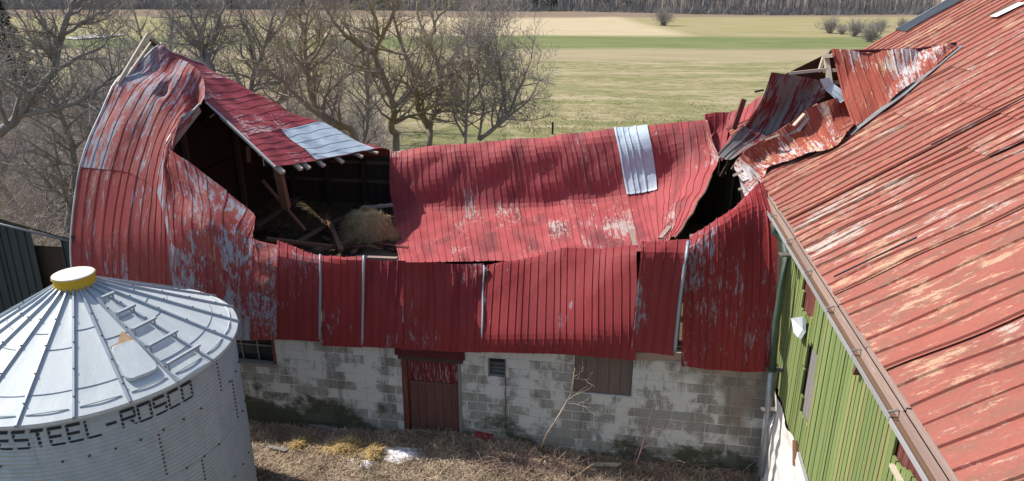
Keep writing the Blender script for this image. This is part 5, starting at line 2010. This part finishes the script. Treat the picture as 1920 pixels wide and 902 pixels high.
GOLD = [(0.62, 0.44, 0.18), (0.52, 0.35, 0.13), (0.70, 0.54, 0.28), (0.42, 0.27, 0.12)]
clump('straw_clump', 563, 832, 0.15, 0.12, 0.10, 'gold_straw', 2, 'small golden straw clump on the yard nearest the grain bin', 'straw', 500, GOLD)
clump('straw_clump', 652, 842, 0.42, 0.24, 0.13, 'gold_straw', 5, 'large golden straw clump on the yard left of the snow', 'straw', 2200, GOLD)
clump('straw_clump', 704, 856, 0.22, 0.18, 0.13, 'gold_straw', 9, 'golden straw clump touching the left end of the snow patch', 'straw', 700, GOLD)
clump('snow_patch', 692, 868, 0.20, 0.15, 0.06, 'snow', 12, 'tiny remnant of snow under the straw clump in the yard', 'snow')
clump('snow_patch', 756, 856, 0.62, 0.26, 0.08, 'snow', 15, 'long melting patch of white snow on the yard before the door', 'snow')
clump('snow_patch', 660, 862, 0.10, 0.07, 0.05, 'snow', 18, 'leftmost scrap of snow between the golden straw clumps', 'snow')


def sapling(pts, r, label, seed, mat):
    rng = random.Random(seed)
    P = [Vector(p) for p in pts]
    root = empty('dead_sapling', P[0], label, 'sapling')
    tube_obj('stem', P, [r * (1 - 0.7 * i / (len(P) - 1)) for i in range(len(P))], mat, root, 6)
    V, F = [], []
    shoot(V, F, rng, P, [r * 0.6] * len(P), 1.1, 1, 3, 0.004, 0.0, 1.0, 0.9)
    mesh_obj('twigs', V, F, mat, root)


sapling([at(1010, 850, z=0), at(1025, 815, v=10.9), at(1050, 775, v=11.0), at(1070, 740, v=11.1), at(1078, 690, v=11.2)], 0.022,
        'pale crooked dead sapling leaning against the block wall', 3, 'pale_stick')
sapling([at(1185, 893, z=0), at(1200, 850, v=10.6), at(1215, 800, v=10.7), at(1225, 762, v=10.8)], 0.018,
        'thin dark dead stem standing right of the leaning sapling', 4, 'purple_cane')
rng = random.Random(2)
V, F = [], []
for _ in range(26):
    p = at(rng.uniform(1190, 1400), rng.uniform(820, 890), z=0.1)
    d = Vector((rng.gauss(0, 1), rng.gauss(0, 0.4), rng.uniform(0.2, 0.9))).normalized()
    pts = [p]
    for i in range(7):
        d = (d + Vector((rng.gauss(0, 0.15), rng.gauss(0, 0.1), -0.22))).normalized()
        pts.append(pts[-1] + d * 0.13)
        if pts[-1].y > VF - 0.05:
            pts[-1].y = VF - 0.05
    tube(V, F, pts, [0.009 - 0.0008 * i for i in range(8)], 4)
o = mesh_obj('arched_canes', V, F, 'dry_twig')
tag(o, 'arching dead canes in the corner below the downspout', 'brambles', kind='stuff')

# scraps in the yard: bits of board and sheet fallen from the barn
rng = random.Random(31)
SCRAPS = ['grey weathered board lying at the wall foot near the grain bin', 'short broken board lying before the door', 'small bent scrap of red sheet lying right of the door',
          'thin pale stick of lath lying in the brambles', 'splintered board end lying left of the straw clumps']
for i, (x, y, L, m) in enumerate(((610, 802, 1.1, 'grey_wood'), (800, 828, 0.5, 'debris_brown'), (905, 838, 0.35, 'wall_red'), (1130, 872, 0.6, 'fresh_wood'), (520, 838, 0.45, 'grey_wood'))):
    c = at(x, y, z=0.12)
    c.z = gz(c.x, c.y) + 0.06
    root = empty('scrap_sheet' if m == 'wall_red' else 'scrap_board', c, SCRAPS[i], 'scrap')
    a = rng.uniform(-0.5, 0.5)
    d = Vector((math.cos(a), math.sin(a) * 0.5, 0.04)) * L * 0.5
    if m == 'wall_red':
        S = flatsurf(c - d, c - d + Vector((0, 0.22, 0.10)), c + d + Vector((0, 0.22, 0.03)), c + d)
        o = ribbed(S, 'sheet', m, root, 0, S.len, 0.4, 0.1, h=0.012, rw=0.02, nt=5, seed=9, toward=(0, 0, 1))
    else:
        beam('board', c - d, c + d, 0.09, 0.025, m, root)
        beam('splinter', c + d, c + d * 1.18 + Vector((0, 0.02, 0.01)), 0.035, 0.018, m, root)
